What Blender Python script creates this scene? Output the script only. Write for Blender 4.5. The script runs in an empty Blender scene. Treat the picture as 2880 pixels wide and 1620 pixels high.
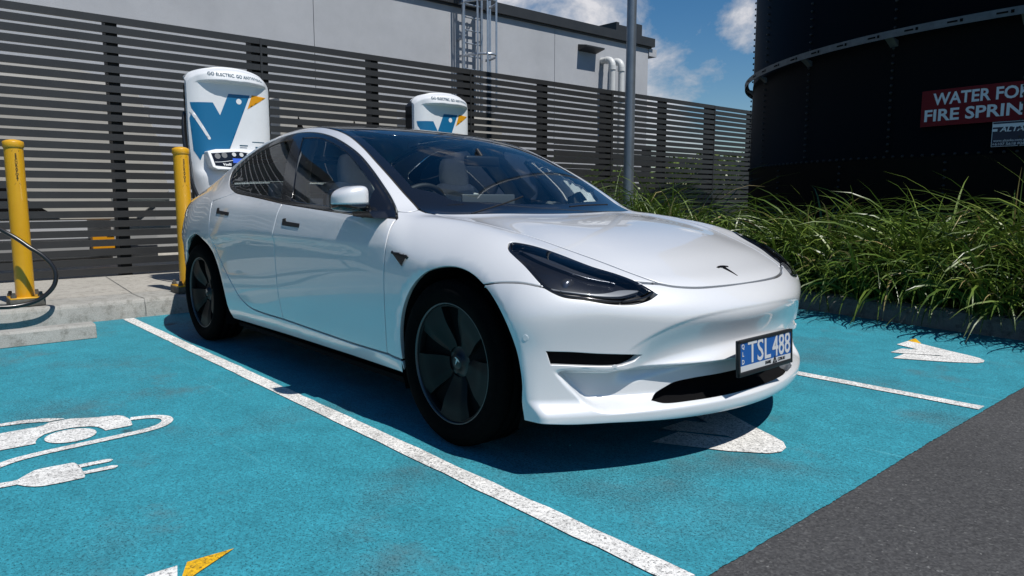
import bpy, bmesh, math, random
import numpy as np
from mathutils import Vector, Matrix
from mathutils.geometry import delaunay_2d_cdt
R_ = math.radians
random.seed(7); rng = np.random.default_rng(7)
SC = bpy.context.scene
COL = SC.collection
# ------------------------------------------------------------------ tagging
def tag(o, label=None, cat=None, group=None, kind=None):
    if label: o['label'] = label
    if cat: o['category'] = cat
    if group: o['group'] = group
    if kind: o['kind'] = kind
    return o
def thing(name, label, cat, loc=(0, 0, 0), rz=0, group=None):
    o = bpy.data.objects.new(name, None); COL.objects.link(o)
    o.empty_display_size = .1
    o.location = loc; o.rotation_euler = (0, 0, rz)
    return tag(o, label, cat, group)
def link(name, me, parent=None):
    o = bpy.data.objects.new(name, me); COL.objects.link(o)
    if parent: o.parent = parent
    return o
def dup(root, loc, rz, label=None):
    r = root.copy(); COL.objects.link(r); r.location = loc; r.rotation_euler = (0, 0, rz)
    if label: r['label'] = label
    for ch in list(root.children):
        c = ch.copy(); COL.objects.link(c); c.parent = r
        for g in list(ch.children):
            d = g.copy(); COL.objects.link(d); d.parent = c
    return r
# ------------------------------------------------------------------ materials
def mat(name, col, rough=.5, metal=0, coat=0, spec=None, trans=0, **kw):
    m = bpy.data.materials.new(name); m.use_nodes = True
    b = m.node_tree.nodes['Principled BSDF']
    b.inputs['Base Color'].default_value = (*col, 1); b.inputs['Roughness'].default_value = rough
    b.inputs['Metallic'].default_value = metal
    if coat: b.inputs['Coat Weight'].default_value = coat; b.inputs['Coat Roughness'].default_value = kw.get('coat_rough', .02)
    if spec is not None: b.inputs['Specular IOR Level'].default_value = spec
    return m
def nd(m, t, **kw):
    n = m.node_tree.nodes.new(t)
    for k, v in kw.items():
        if k in n.inputs: n.inputs[k].default_value = v
        else: setattr(n, k, v)
    return n
def ramp(m, stops, interp='LINEAR'):
    n = m.node_tree.nodes.new('ShaderNodeValToRGB'); n.color_ramp.interpolation = interp
    e = n.color_ramp.elements
    while len(e) < len(stops): e.new(.5)
    for i, (p, c) in enumerate(stops):
        e[i].position = p; e[i].color = (*c, 1) if hasattr(c, '__len__') else (c, c, c, 1)
    return n
def lk(m, a, ao, b, bi): m.node_tree.links.new(a.outputs[ao], b.inputs[bi])
def noise(m, scale, detail=4, rough=.6, src=None, out='Object'):
    tc = nd(m, 'ShaderNodeTexCoord'); n = nd(m, 'ShaderNodeTexNoise', Scale=scale, Detail=detail, Roughness=rough)
    lk(m, tc, out, n, 'Vector'); return n
def bsdf(m): return m.node_tree.nodes['Principled BSDF']
def mixc(m, fac, a, b, blend='MIX'):
    n = nd(m, 'ShaderNodeMix', data_type='RGBA', blend_type=blend)
    for s, v in ((0, fac), (6, a), (7, b)):
        if isinstance(v, tuple) and hasattr(v[0], 'outputs'): m.node_tree.links.new(v[0].outputs[v[1]], n.inputs[s])
        elif isinstance(v, (tuple, list)): n.inputs[s].default_value = (*v, 1)
        else: n.inputs[s].default_value = v
    return (n, 2)
def setc(m, src, inp='Base Color'): m.node_tree.links.new(src[0].outputs[src[1]], bsdf(m).inputs[inp])
def bump(m, src, out, strength, dist=.01):
    b = nd(m, 'ShaderNodeBump', Strength=strength, Distance=dist); lk(m, src, out, b, 'Height'); lk(m, b, 'Normal', bsdf(m), 'Normal')
    return b
def varied(name, a, b, scale, rough=.7, bumpv=0, bscale=None, metal=0, spec=None, coat=0):
    """two tones mixed by noise, optional fine bump"""
    m = mat(name, a, rough, metal, coat, spec); n = noise(m, scale, 6, .65)
    r = ramp(m, [(.35, a), (.68, b)]); lk(m, n, 'Fac', r, 'Fac'); setc(m, (r, 0))
    if bumpv:
        n2 = noise(m, bscale or scale * 8, 5, .6); bump(m, n2, 'Fac', bumpv, .004)
    return m
def paint_ground(name, base, worn, specks, scuff=None, stain=None):
    """road paint: coloured coat over coarse stone, with pores, worn patches, stains and pale tyre scuffs"""
    m = mat(name, base, .66, spec=.25)
    big = noise(m, .8, 6, .62); rb = ramp(m, [(.50, 0.), (.72, 1.)]); lk(m, big, 'Fac', rb, 'Fac')
    mid = noise(m, 5.5, 8, .74); rm = ramp(m, [(.28, .74), (.72, 1.18)]); lk(m, mid, 'Fac', rm, 'Fac')
    gr = noise(m, 55, 6, .8); rg = ramp(m, [(.32, .60), (.68, 1.32)]); lk(m, gr, 'Fac', rg, 'Fac')
    fine = noise(m, 125, 4, .72)
    c = mixc(m, (rb, 0), base, worn); c = mixc(m, 1., c, (rm, 0), 'MULTIPLY'); c = mixc(m, 1., c, (rg, 0), 'MULTIPLY')
    if scuff:
        tc = nd(m, 'ShaderNodeTexCoord'); mp = nd(m, 'ShaderNodeMapping'); mp.inputs['Rotation'].default_value = (0, 0, .5); mp.inputs['Scale'].default_value = (.55, 7., 1); sn = nd(m, 'ShaderNodeTexNoise', Scale=1.3, Detail=5., Roughness=.6, Distortion=.8); lk(m, tc, 'Object', mp, 'Vector'); lk(m, mp, 0, sn, 'Vector')
        rsn = ramp(m, [(.64, 0.), (.78, .55)]); lk(m, sn, 'Fac', rsn, 'Fac'); c = mixc(m, (rsn, 0), c, scuff)
    if stain:
        n4 = noise(m, 1.7, 7, .7); r4 = ramp(m, [(.555, 0.), (.70, .68)]); lk(m, n4, 'Fac', r4, 'Fac'); c = mixc(m, (r4, 0), c, stain)
        n5 = noise(m, 3.1, 2, .4); r5 = ramp(m, [(.735, 0.), (.77, .8)]); lk(m, n5, 'Fac', r5, 'Fac'); c = mixc(m, (r5, 0), c, (.035, .04, .04))
    ad = nd(m, 'ShaderNodeMath', operation='MULTIPLY_ADD'); ad.inputs[1].default_value = .085; lk(m, rb, 0, ad, 0); lk(m, fine, 'Fac', ad, 2)
    rs = ramp(m, [(.53, 0.), (.62, .95)]); lk(m, ad, 0, rs, 'Fac'); c = mixc(m, (rs, 0), c, specks); setc(m, c)
    hgt = nd(m, 'ShaderNodeMath', operation='MULTIPLY_ADD'); hgt.inputs[1].default_value = -1.; lk(m, fine, 'Fac', hgt, 0); lk(m, gr, 'Fac', hgt, 2)
    bump(m, hgt, 0, .5, .006)
    return m
M = {}
def car_paint():
    m = mat('pearl_white_paint', (.71, .72, .735), .36, .14, 1.0, coat_rough=.012)
    n = noise(m, 1400, 2, .5); r = ramp(m, [(.4, (.675, .685, .70)), (.6, (.735, .745, .755))]); lk(m, n, 'Fac', r, 'Fac'); setc(m, (r, 0))
    return m
M['paint'] = car_paint()
M['black_gloss'] = mat('gloss_black_trim', (.008, .008, .009), .12, 0, .6)
M['black_satin'] = mat('satin_black_plastic', (.012, .012, .013), .45)
M['black_dull'] = mat('dull_black', (.004, .004, .0045), .9, spec=.1)
M['rubber'] = varied('tyre_rubber', (.0028, .0028, .003), (.0042, .0042, .0042), 30, .9, .2, 200, spec=.05)
M['aero'] = mat('dark_grey_wheel_cover', (.006, .0072, .0078), .45, spec=.16)
M['rim'] = mat('grey_rim', (.10, .105, .11), .35, .8)
M['emblem'] = mat('brushed_emblem', (.55, .56, .58), .3, .9)
M['emblem_black'] = mat('black_emblem', (.006, .006, .007), .25)
M['chrome'] = mat('chrome', (.7, .71, .73), .12, 1)
M['seat'] = varied('white_vegan_leather', (.62, .62, .60), (.68, .68, .66), 40, .5, .08, 300)
M['lining'] = mat('grey_lining', (.16, .165, .165), .7)
M['dash'] = mat('dark_dashboard', (.012, .013, .015), .6)
M['screen'] = mat('grey_screen_back', (.10, .11, .12), .4)
M['lamp_red'] = mat('dark_red_lamp', (.12, .004, .004), .08, 0, 1)
M['lamp_dark'] = mat('dark_lamp_housing', (.012, .013, .017), .25)
M['lamp_chrome'] = mat('lamp_reflector', (.16, .165, .18), .25, .8)
M['lamp_white'] = mat('lamp_light_guide', (.20, .21, .225), .35)
M['plate_blue'] = mat('plate_blue', (.010, .085, .30), .45)
M['plate_white'] = mat('plate_white', (.52, .53, .54), .45)
M['sticker_white'] = mat('white_sticker', (.75, .77, .78), .5)
def glass(name, tint, refl=1.5, rough=0.0, dark=None):
    m = bpy.data.materials.new(name); m.use_nodes = True; nt = m.node_tree; nt.nodes.clear()
    o = nt.nodes.new('ShaderNodeOutputMaterial'); t = nt.nodes.new('ShaderNodeBsdfTransparent'); t.inputs[0].default_value = (*tint, 1)
    g = nt.nodes.new('ShaderNodeBsdfGlossy'); g.inputs['Roughness'].default_value = rough; g.inputs['Color'].default_value = (1, 1, 1, 1)
    f = nt.nodes.new('ShaderNodeFresnel'); f.inputs[0].default_value = refl
    mx = nt.nodes.new('ShaderNodeMixShader')
    nt.links.new(f.outputs[0], mx.inputs[0]); nt.links.new(t.outputs[0], mx.inputs[1]); nt.links.new(g.outputs[0], mx.inputs[2]); nt.links.new(mx.outputs[0], o.inputs[0])
    return m
M['windscreen'] = glass('tinted_windscreen', (.78, .86, .88), 1.5)
M['side_glass'] = glass('dark_side_glass', (.64, .70, .70), 1.5)
M['roof_glass'] = glass('dark_roof_glass', (.03, .035, .05), 1.55)
M['lens'] = glass('clear_lens', (.85, .87, .9), 1.5)
# ------------------------------------------------------------------ mesh collector
class MB:
    def __init__(s): s.v = []; s.f = []; s.mi = []; s.sm = []
    def add(s, vs, fs, mi=0, smooth=False):
        b = len(s.v); s.v += [tuple(map(float, p)) for p in vs]
        s.f += [tuple(b + i for i in q) for q in fs]; s.mi += [mi] * len(fs); s.sm += [smooth] * len(fs)
    def box(s, a, b, mi=0):
        (x0, y0, z0), (x1, y1, z1) = a, b
        s.add([(x0, y0, z0), (x1, y0, z0), (x1, y1, z0), (x0, y1, z0), (x0, y0, z1), (x1, y0, z1), (x1, y1, z1), (x0, y1, z1)],
              [(0, 3, 2, 1), (4, 5, 6, 7), (0, 1, 5, 4), (1, 2, 6, 5), (2, 3, 7, 6), (3, 0, 4, 7)], mi)
    def rbox(s, a, b, r=.01, mi=0, seg=2):
        bm = bmesh.new(); bmesh.ops.create_cube(bm, size=1)
        c = [(i + j) / 2 for i, j in zip(a, b)]; d = [abs(j - i) for i, j in zip(a, b)]
        for v in bm.verts: v.co = Vector((v.co.x * d[0] + c[0], v.co.y * d[1] + c[1], v.co.z * d[2] + c[2]))
        bmesh.ops.bevel(bm, geom=bm.edges[:], offset=min(r, min(d) * .45), segments=seg, affect='EDGES', profile=.5)
        s.bm(bm, mi, True); bm.free()
    def bm(s, bm, mi=0, smooth=False):
        bm.verts.index_update(); s.add([v.co for v in bm.verts], [[v.index for v in f.verts] for f in bm.faces], mi, smooth)
    def tube(s, path, r, n=12, mi=0, caps=True):
        P = [Vector(p) for p in path]; rs = r if hasattr(r, '__len__') else [r] * len(P); vs = []; fs = []; up = None
        for i, p in enumerate(P):
            t = ((P[min(i + 1, len(P) - 1)] - P[max(i - 1, 0)])).normalized()
            if up is None:
                up = Vector((0, 0, 1)) if abs(t.z) < .9 else Vector((1, 0, 0))
            a = t.cross(up); a.normalize(); up2 = a.cross(t).normalized(); up = up2
            for k in range(n):
                w = 2 * math.pi * k / n; vs.append(p + a * math.cos(w) * rs[i] + up2 * math.sin(w) * rs[i])
        for i in range(len(P) - 1):
            for k in range(n): fs.append((i * n + k, i * n + (k + 1) % n, (i + 1) * n + (k + 1) % n, (i + 1) * n + k))
        s.add(vs, fs, mi, True)
        if caps: s.add(vs[:n], [tuple(range(n))[::-1]], mi); s.add(vs[-n:], [tuple(range(n))], mi)
    def lathe(s, prof, n=48, mi=0, axis='z', o=(0, 0, 0), smooth=True, closed=True):
        """prof: (r, h) pairs revolved about the axis through o"""
        vs = []; fs = []
        for r, h in prof:
            for k in range(n):
                w = 2 * math.pi * k / n; c, d = r * math.cos(w), r * math.sin(w)
                p = {'z': (c, d, h), 'y': (c, h, d), 'x': (h, c, d)}[axis]; vs.append((p[0] + o[0], p[1] + o[1], p[2] + o[2]))
        for i in range(len(prof) - 1):
            for k in range(n): fs.append((i * n + k, i * n + (k + 1) % n, (i + 1) * n + (k + 1) % n, (i + 1) * n + k))
        s.add(vs, fs, mi, smooth)
    def prism(s, poly, fn, d0, d1, mi=0, smooth=False):
        """2D polygon extruded: fn(u, v, d) -> point"""
        n = len(poly); a = [fn(u, v, d0) for u, v in poly]; b = [fn(u, v, d1) for u, v in poly]
        s.add(a + b, [tuple(range(n))[::-1], tuple(range(n, 2 * n))] + [(i, (i + 1) % n, n + (i + 1) % n, n + i) for i in range(n)], mi, smooth)
    def build(s, name, mats, parent=None, fix=True, bevel=0, auto=35):
        me = bpy.data.meshes.new(name); me.from_pydata(s.v, [], s.f)
        for m in (mats if isinstance(mats, (list, tuple)) else [mats]): me.materials.append(m)
        me.polygons.foreach_set('material_index', s.mi); me.polygons.foreach_set('use_smooth', s.sm)
        if fix:
            bm = bmesh.new(); bm.from_mesh(me); bmesh.ops.recalc_face_normals(bm, faces=bm.faces[:]); bm.to_mesh(me); bm.free()
        me.update()
        o = link(name, me, parent)
        if bevel:
            b = o.modifiers.new('bevel', 'BEVEL'); b.width = bevel; b.segments = 2; b.limit_method = 'ANGLE'; b.angle_limit = R_(40); b.harden_normals = True
        return o
def text_mesh(txt, size, bold=0., ext=.002, spacing=1., align='CENTER', shear=0):
    """letters as flat mesh data in the xy plane: (verts, faces)"""
    c = bpy.data.curves.new('t', 'FONT'); c.body = txt; c.size = size; c.align_x = align; c.align_y = 'CENTER'
    c.extrude = ext; c.offset = bold; c.space_character = spacing; c.shear = shear; c.resolution_u = 3
    o = bpy.data.objects.new('t', c); COL.objects.link(o); dg = bpy.context.evaluated_depsgraph_get()
    me = bpy.data.meshes.new_from_object(o.evaluated_get(dg))
    v = [tuple(a.co) for a in me.vertices]; f = [tuple(p.vertices) for p in me.polygons]
    bpy.data.objects.remove(o); bpy.data.curves.remove(c); bpy.data.meshes.remove(me)
    return v, f
def put_text(mb, txt, size, fn, mi=0, sx=1., **kw):
    v, f = text_mesh(txt, size, **kw); mb.add([fn(a[0] * sx, a[1], a[2]) for a in v], f, mi)
def fit(txt, size, width, **kw):
    v, f = text_mesh(txt, size, **kw); w = max(a[0] for a in v) - min(a[0] for a in v); return width / w
# ------------------------------------------------------------------ the shape of the car body, as one implicit surface
def spl(xs, ys):
    """natural cubic spline through the points, linear beyond the ends"""
    x = np.array(xs, float); y = np.array(ys, float)
    o = np.argsort(x); x = x[o]; y = y[o]; n = len(x); h = np.diff(x)
    A = np.zeros((n, n)); r = np.zeros(n); A[0, 0] = A[-1, -1] = 1
    for i in range(1, n - 1):
        A[i, i - 1] = h[i - 1]; A[i, i] = 2 * (h[i - 1] + h[i]); A[i, i + 1] = h[i]
        r[i] = 6 * ((y[i + 1] - y[i]) / h[i] - (y[i] - y[i - 1]) / h[i - 1])
    m = np.linalg.solve(A, r)
    def f(t):
        t = np.asarray(t, float); tc = np.clip(t, x[0], x[-1])
        i = np.clip(np.searchsorted(x, tc) - 1, 0, n - 2)
        a = x[i + 1] - tc; b = tc - x[i]; H = h[i]
        v = (m[i] * a**3 + m[i + 1] * b**3) / (6 * H) + (y[i] / H - m[i] * H / 6) * a + (y[i + 1] / H - m[i + 1] * H / 6) * b
        s0 = (y[1] - y[0]) / h[0] - h[0] * m[1] / 6; s1 = (y[-1] - y[-2]) / h[-1] + h[-1] * m[-2] / 6
        return v + np.where(t < x[0], (t - x[0]) * s0, 0) + np.where(t > x[-1], (t - x[-1]) * s1, 0)
    return f
def smax(a, b, k):
    h = np.maximum(k - np.abs(a - b), 0) / k
    return np.maximum(a, b) + h * h * k * .25
def smin(a, b, k): return -smax(-a, -b, k)
def sst(a, b, x):  # smooth step, a may exceed b
    t = np.clip((x - a) / (b - a), 0, 1); return t * t * (3 - 2 * t)
# half width of the body at its widest height, along x (front axle = 0, forward +)
W_ = spl([-3.95, -3.7, -3.5, -3.3, -3.1, -2.875, -2.6, -2.1, -1.6, -1.1, -.6, -.3, 0, .2, .45, .7, .9],
         [.60, .705, .793, .860, .904, .921, .922, .912, .910, .912, .916, .920, .925, .926, .920, .900, .88])
# how far the side pulls in with height: at the doors / over the wheels / at the nose
ZK = [.10, .16, .215, .26, .29, .32, .40, .50, .60, .67, .74, .80, .86, .92, .98, 1.06]
sD = spl([.10, .16, .215, .26, .29, .32, .40, .50, .60, .67, .715, .735, .755, .80, .86, .92, .98, 1.06], [.125, .095, .062, .042, .033, .026, .016, .0065, .0015, .0, .0, .0008, .0042, .0150, .031, .050, .074, .12])
sF = spl(ZK, [.03, .03, .03, .025, .022, .02, .012, .005, .002, .003, .016, .045, .09, .15, .22, .32])
sR = spl(ZK, [.05, .045, .04, .032, .026, .022, .012, .005, .001, .002, .010, .022, .040, .066, .10, .17])
def Slow(x, z):
    wf = sst(-.75, .0, x); wr = 1 - sst(-2.95, -2.2, x)
    zl = z - .046 * np.clip((-.43 - x) / 1.035, 0, 2) * sst(.45, .66, z)      # the crease climbs towards the rear
    rf = np.hypot(x - .04, z - .335) - .386; rr_ = np.hypot(x + 2.82, z - .345) - .392          # rolled wheel-arch lips
    lip = .009 * (np.clip(1 - np.abs(rf) / .036, 0, 1)**1.2 + np.clip(1 - np.abs(rr_) / .034, 0, 1)**1.2)
    return W_(x) - lip - (sD(zl) * (1 - wf) * (1 - wr) + sF(z) * wf + sR(z) * wr)
# deck: hood height on the centre line, belt, boot lid
Hc = spl([1.1, .95, .86, .82, .775, .716, .647, .55, .42, .25, .05, -.15, -.35, -.6, -.9, -1.4, -2.0, -2.4, -2.7, -3.0, -3.3, -3.6, -3.78, -3.9],
         [.30, .48, .575, .61, .645, .681, .711, .752, .795, .838, .872, .896, .912, .925, .93, .945, .975, .99, 1.0, 1.005, 1.01, 1.015, 1.02, 1.0])
yv = spl([0, .2, .4, .52, .62, .70, .78, .88, 1.0], [0, 0, -.003, -.0095, -.010, -.005, -.014, -.05, -.12])
def D(x, y):
    a = np.abs(y)
    f = sst(-.7, -.3, x)
    front = Hc(x + .20 * a * a * sst(-.2, .5, x)) + yv(a) * (1 - .5 * sst(.3, .8, x))
    back = Hc(x) - .05 * a**4 - (.12 * a * a) * (1 - sst(-3.6, -2.9, x))
    return front * f + back * (1 - f)
# nose: plan curve and centre-line profile
Fz = spl([.08, .13, .165, .20, .225, .30, .36, .40, .44, .48, .52, .56, .59, .62, .66, .75, .9],
         [.66, .755, .805, .834, .838, .833, .830, .8295, .8300, .8325, .8370, .8415, .8420, .8350, .816, .755, .62])
zc = spl([0, .15, .3, .40, .48, .54, .60, .66, .8, 1.0], [.584, .582, .572, .555, .528, .498, .46, .415, .33, .2])
def scoop(y, z):
    """the shallow hollow under the snout: crisp upper edge, fading into the swell above the intake"""
    a = np.abs(y); top = zc(a); bot = .425 - .20 * a * a
    m = sst(bot - .050, bot + .030, z) * (1 - sst(.50, .64, a))
    return m * (.034 * sst(top + .012, top - .135, z) + .004 * sst(top, top - .016, z))
def recess(y, z):
    """the scooped band between the bumper's lower edge and the splitter; it stops at the corner blades"""
    a = np.abs(y); top = .388 + .008 * sst(.62, .8, a)
    prof = sst(top, top - .024, z) * sst(.232, .280, z)
    edge = .700 + .140 * np.clip((z - .232) / .172, 0, 1)**.8
    return .066 * prof * (1 - sst(edge - .060, edge + .004, a))
def F(y, z):
    a = np.abs(y)
    return Fz(z) - scoop(y, z) - .446 * a * a - recess(y, z) + .05 * a * a * sst(.29, .23, z)
Bz = spl([.15, .3, .45, .6, .75, .9, 1.0, 1.1], [3.70, 3.80, 3.85, 3.86, 3.84, 3.80, 3.79, 3.76])
def Bk(y, z): return -(Bz(z) - .40 * np.abs(y)**2.2)
# greenhouse
P_ = spl([.2, -.1, -.30, -.45, -.6, -.8, -1.0, -1.2, -1.4, -1.6, -1.8, -2.05, -2.3, -2.6, -2.9, -3.2, -3.5, -3.8],
         [.62, .80, .915, 1.0, 1.083, 1.182, 1.266, 1.334, 1.382, 1.412, 1.425, 1.418, 1.388, 1.325, 1.237, 1.135, 1.025, .92])
def G(x, y):
    a = np.abs(y); s = sst(-1.9, -.9, x); r = 1 - sst(-2.9, -2.1, x)
    return P_(x + .16 * a * a * s - .13 * a * a * r) - .055 * a * a - .05 * a**4
gZ = [.80, .88, .94, 1.0, 1.1, 1.2, 1.3, 1.38, 1.46]
gM = spl(gZ, [.905, .886, .868, .842, .792, .737, .675, .620, .56])
gX = spl([.0, -.3, -.6, -.9, -1.3, -1.7, -2.1, -2.5, -2.8, -3.1, -3.4, -3.8], [-.055, -.03, -.012, -.002, .0, .0, -.006, -.03, -.065, -.11, -.165, -.25])
def Sg(x, z): return gM(z) + gX(x)
def f(x, y, z):
    a = np.abs(y)
    kf = .05 + .10 * sst(-.6, .0, x)
    low = smax(z - D(x, y), a - Slow(x, z), kf)
    low = smax(low, x - F(y, z), .02 + .07 * sst(.25, .5, z))
    low = smax(low, .152 - z, .02)
    low = smax(low, Bk(y, z) - x, .10)
    gr = smax(z - G(x, y), a - Sg(x, z), .07)
    gr = smax(gr, .78 - z, .03)
    return smin(low, gr, .05 + .12 * (1 - sst(-2.7, -1.9, x)))
def grad(P):
    e = 2e-3; x, y, z = P.T
    g = np.c_[f(x + e, y, z) - f(x - e, y, z), f(x, y + e, z) - f(x, y - e, z), f(x, y, z + e) - f(x, y, z - e)]
    return g / np.linalg.norm(g, axis=1)[:, None]
def cast(O, Dr, t1=9.0, n=360, t0=0.0):
    """first point along each ray where f changes from + to - ; nan if none"""
    O = np.atleast_2d(O); Dr = np.atleast_2d(Dr)
    ts = np.linspace(t0, t1, n); lo = np.full(len(O), np.nan); hi = lo.copy()
    prev = f(*(O + Dr * ts[0]).T)
    for a, b in zip(ts[:-1], ts[1:]):
        cur = f(*(O + Dr * b).T)
        m = np.isnan(lo) & (prev > 0) & (cur <= 0)
        lo[m] = a; hi[m] = b; prev = cur
    for _ in range(26):
        mid = (lo + hi) / 2; v = f(*(O + Dr * np.nan_to_num(mid)[:, None]).T)
        lo = np.where(v > 0, mid, lo); hi = np.where(v > 0, hi, mid)
    return O + Dr * hi[:, None]
# ------------------------------------------------------------------ panels cut out of the body surface
class Par:
    """parallel rays along -d"""
    def __init__(s, d, up=(0, 0, 1)):
        s.d = np.array(d, float) / np.linalg.norm(d); s.e1 = np.cross(up, s.d); s.e1 /= np.linalg.norm(s.e1); s.e2 = np.cross(s.d, s.e1)
    def fwd(s, P): return np.c_[P @ s.e1, P @ s.e2]
    def rays(s, uv): return uv[:, :1] * s.e1 + uv[:, 1:] * s.e2 + s.d * 5, np.broadcast_to(-s.d, (len(uv), 3)), 2.0, 6.5
class Cone:
    """rays aimed at a vertical axis at (x0, 0), tilted down by slope s; turned to face front (+1) or rear (-1)"""
    def __init__(s, x0, sl, sgn=1): s.x0, s.sl, s.g = x0, sl, sgn
    def fwd(s, P):
        r = np.hypot(P[:, 0] - s.x0, P[:, 1]); return np.c_[np.arctan2(P[:, 1], (P[:, 0] - s.x0) * s.g) * .85, P[:, 2] - s.sl * r]
    def rays(s, uv):
        a = uv[:, 0] / .85; c = np.c_[np.cos(a) * s.g, np.sin(a), 0 * a]; r = 2.6
        O = np.c_[s.x0 + r * c[:, 0], r * c[:, 1], uv[:, 1] + s.sl * r]; D_ = -(c + np.array([0, 0, s.sl])); return O, D_, .5, 2.55
def cr(P, h):
    """smooth curve through points, stepped at about h"""
    P = np.array(P, float)
    if len(P) == 2:
        n = max(1, int(np.ceil(np.linalg.norm(P[1] - P[0]) / h))); return P[0] + (P[1] - P[0]) * np.linspace(0, 1, n + 1)[:, None]
    Q = np.vstack([2 * P[0] - P[1], P, 2 * P[-1] - P[-2]]); out = []
    for i in range(1, len(Q) - 2):
        p0, p1, p2, p3 = Q[i - 1:i + 3]; n = max(1, int(np.ceil(np.linalg.norm(p2 - p1) / h)))
        d1 = np.linalg.norm(p1 - p0)**.5 + 1e-9; d2 = np.linalg.norm(p2 - p1)**.5 + 1e-9; d3 = np.linalg.norm(p3 - p2)**.5 + 1e-9
        m1 = (p2 - p1) + d2 * ((p1 - p0) / d1 - (p2 - p0) / (d1 + d2)); m2 = (p2 - p1) + d2 * ((p3 - p2) / d3 - (p3 - p1) / (d2 + d3))
        m1 = m1 if np.linalg.norm(p1 - p0) > 1e-6 else p2 - p1; m2 = m2 if np.linalg.norm(p3 - p2) > 1e-6 else p2 - p1
        t = np.linspace(0, 1, n + 1)[:-1, None]
        out.append((2 * t**3 - 3 * t**2 + 1) * p1 + (t**3 - 2 * t**2 + t) * m1 + (-2 * t**3 + 3 * t**2) * p2 + (t**3 - t**2) * m2)
    out.append(P[-1:]); return np.vstack(out)
def loop(curves, h):
    P = [cr(c, h)[:-1] if i < len(curves) - 1 or True else 0 for i, c in enumerate(curves)]
    P = np.vstack(P); keep = np.linalg.norm(P - np.roll(P, 1, 0), axis=1) > h * .08
    return P[keep]
def area(p): x, y = p.T; return .5 * np.sum(x * np.roll(y, -1) - y * np.roll(x, -1))
def inset(p, g):
    """move a ccw ring inward by g (for a hole ring given cw, g moves into the panel)"""
    e = np.roll(p, -1, 0) - p; e /= np.linalg.norm(e, axis=1)[:, None] + 1e-12; n = np.c_[-e[:, 1], e[:, 0]]
    m = n + np.roll(n, 1, 0); l = np.linalg.norm(m, axis=1)[:, None]; m = m / np.maximum(l, .3); k = 1 / np.maximum((m * n).sum(1), .5)
    return p + m * (g * k)[:, None]
def inside(q, rings):
    c = np.zeros(len(q), bool)
    for p in rings:
        a = p; b = np.roll(p, -1, 0)
        for i in range(0, len(q), 4000):
            x = q[i:i + 4000, :1]; y = q[i:i + 4000, 1:]
            t = ((a[:, 1] > y) != (b[:, 1] > y)) & (x < (b[:, 0] - a[:, 0]) * (y - a[:, 1]) / (b[:, 1] - a[:, 1] + 1e-15) + a[:, 0])
            c[i:i + 4000] ^= (t.sum(1) % 2).astype(bool)
    return c
def neardist(q, p, r):
    """True where q is closer than r to any point of p"""
    out = np.zeros(len(q), bool)
    for i in range(0, len(q), 2000): out[i:i + 2000] = (((q[i:i + 2000, None] - p[None])**2).sum(2) < r * r).any(1)
    return out
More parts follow.
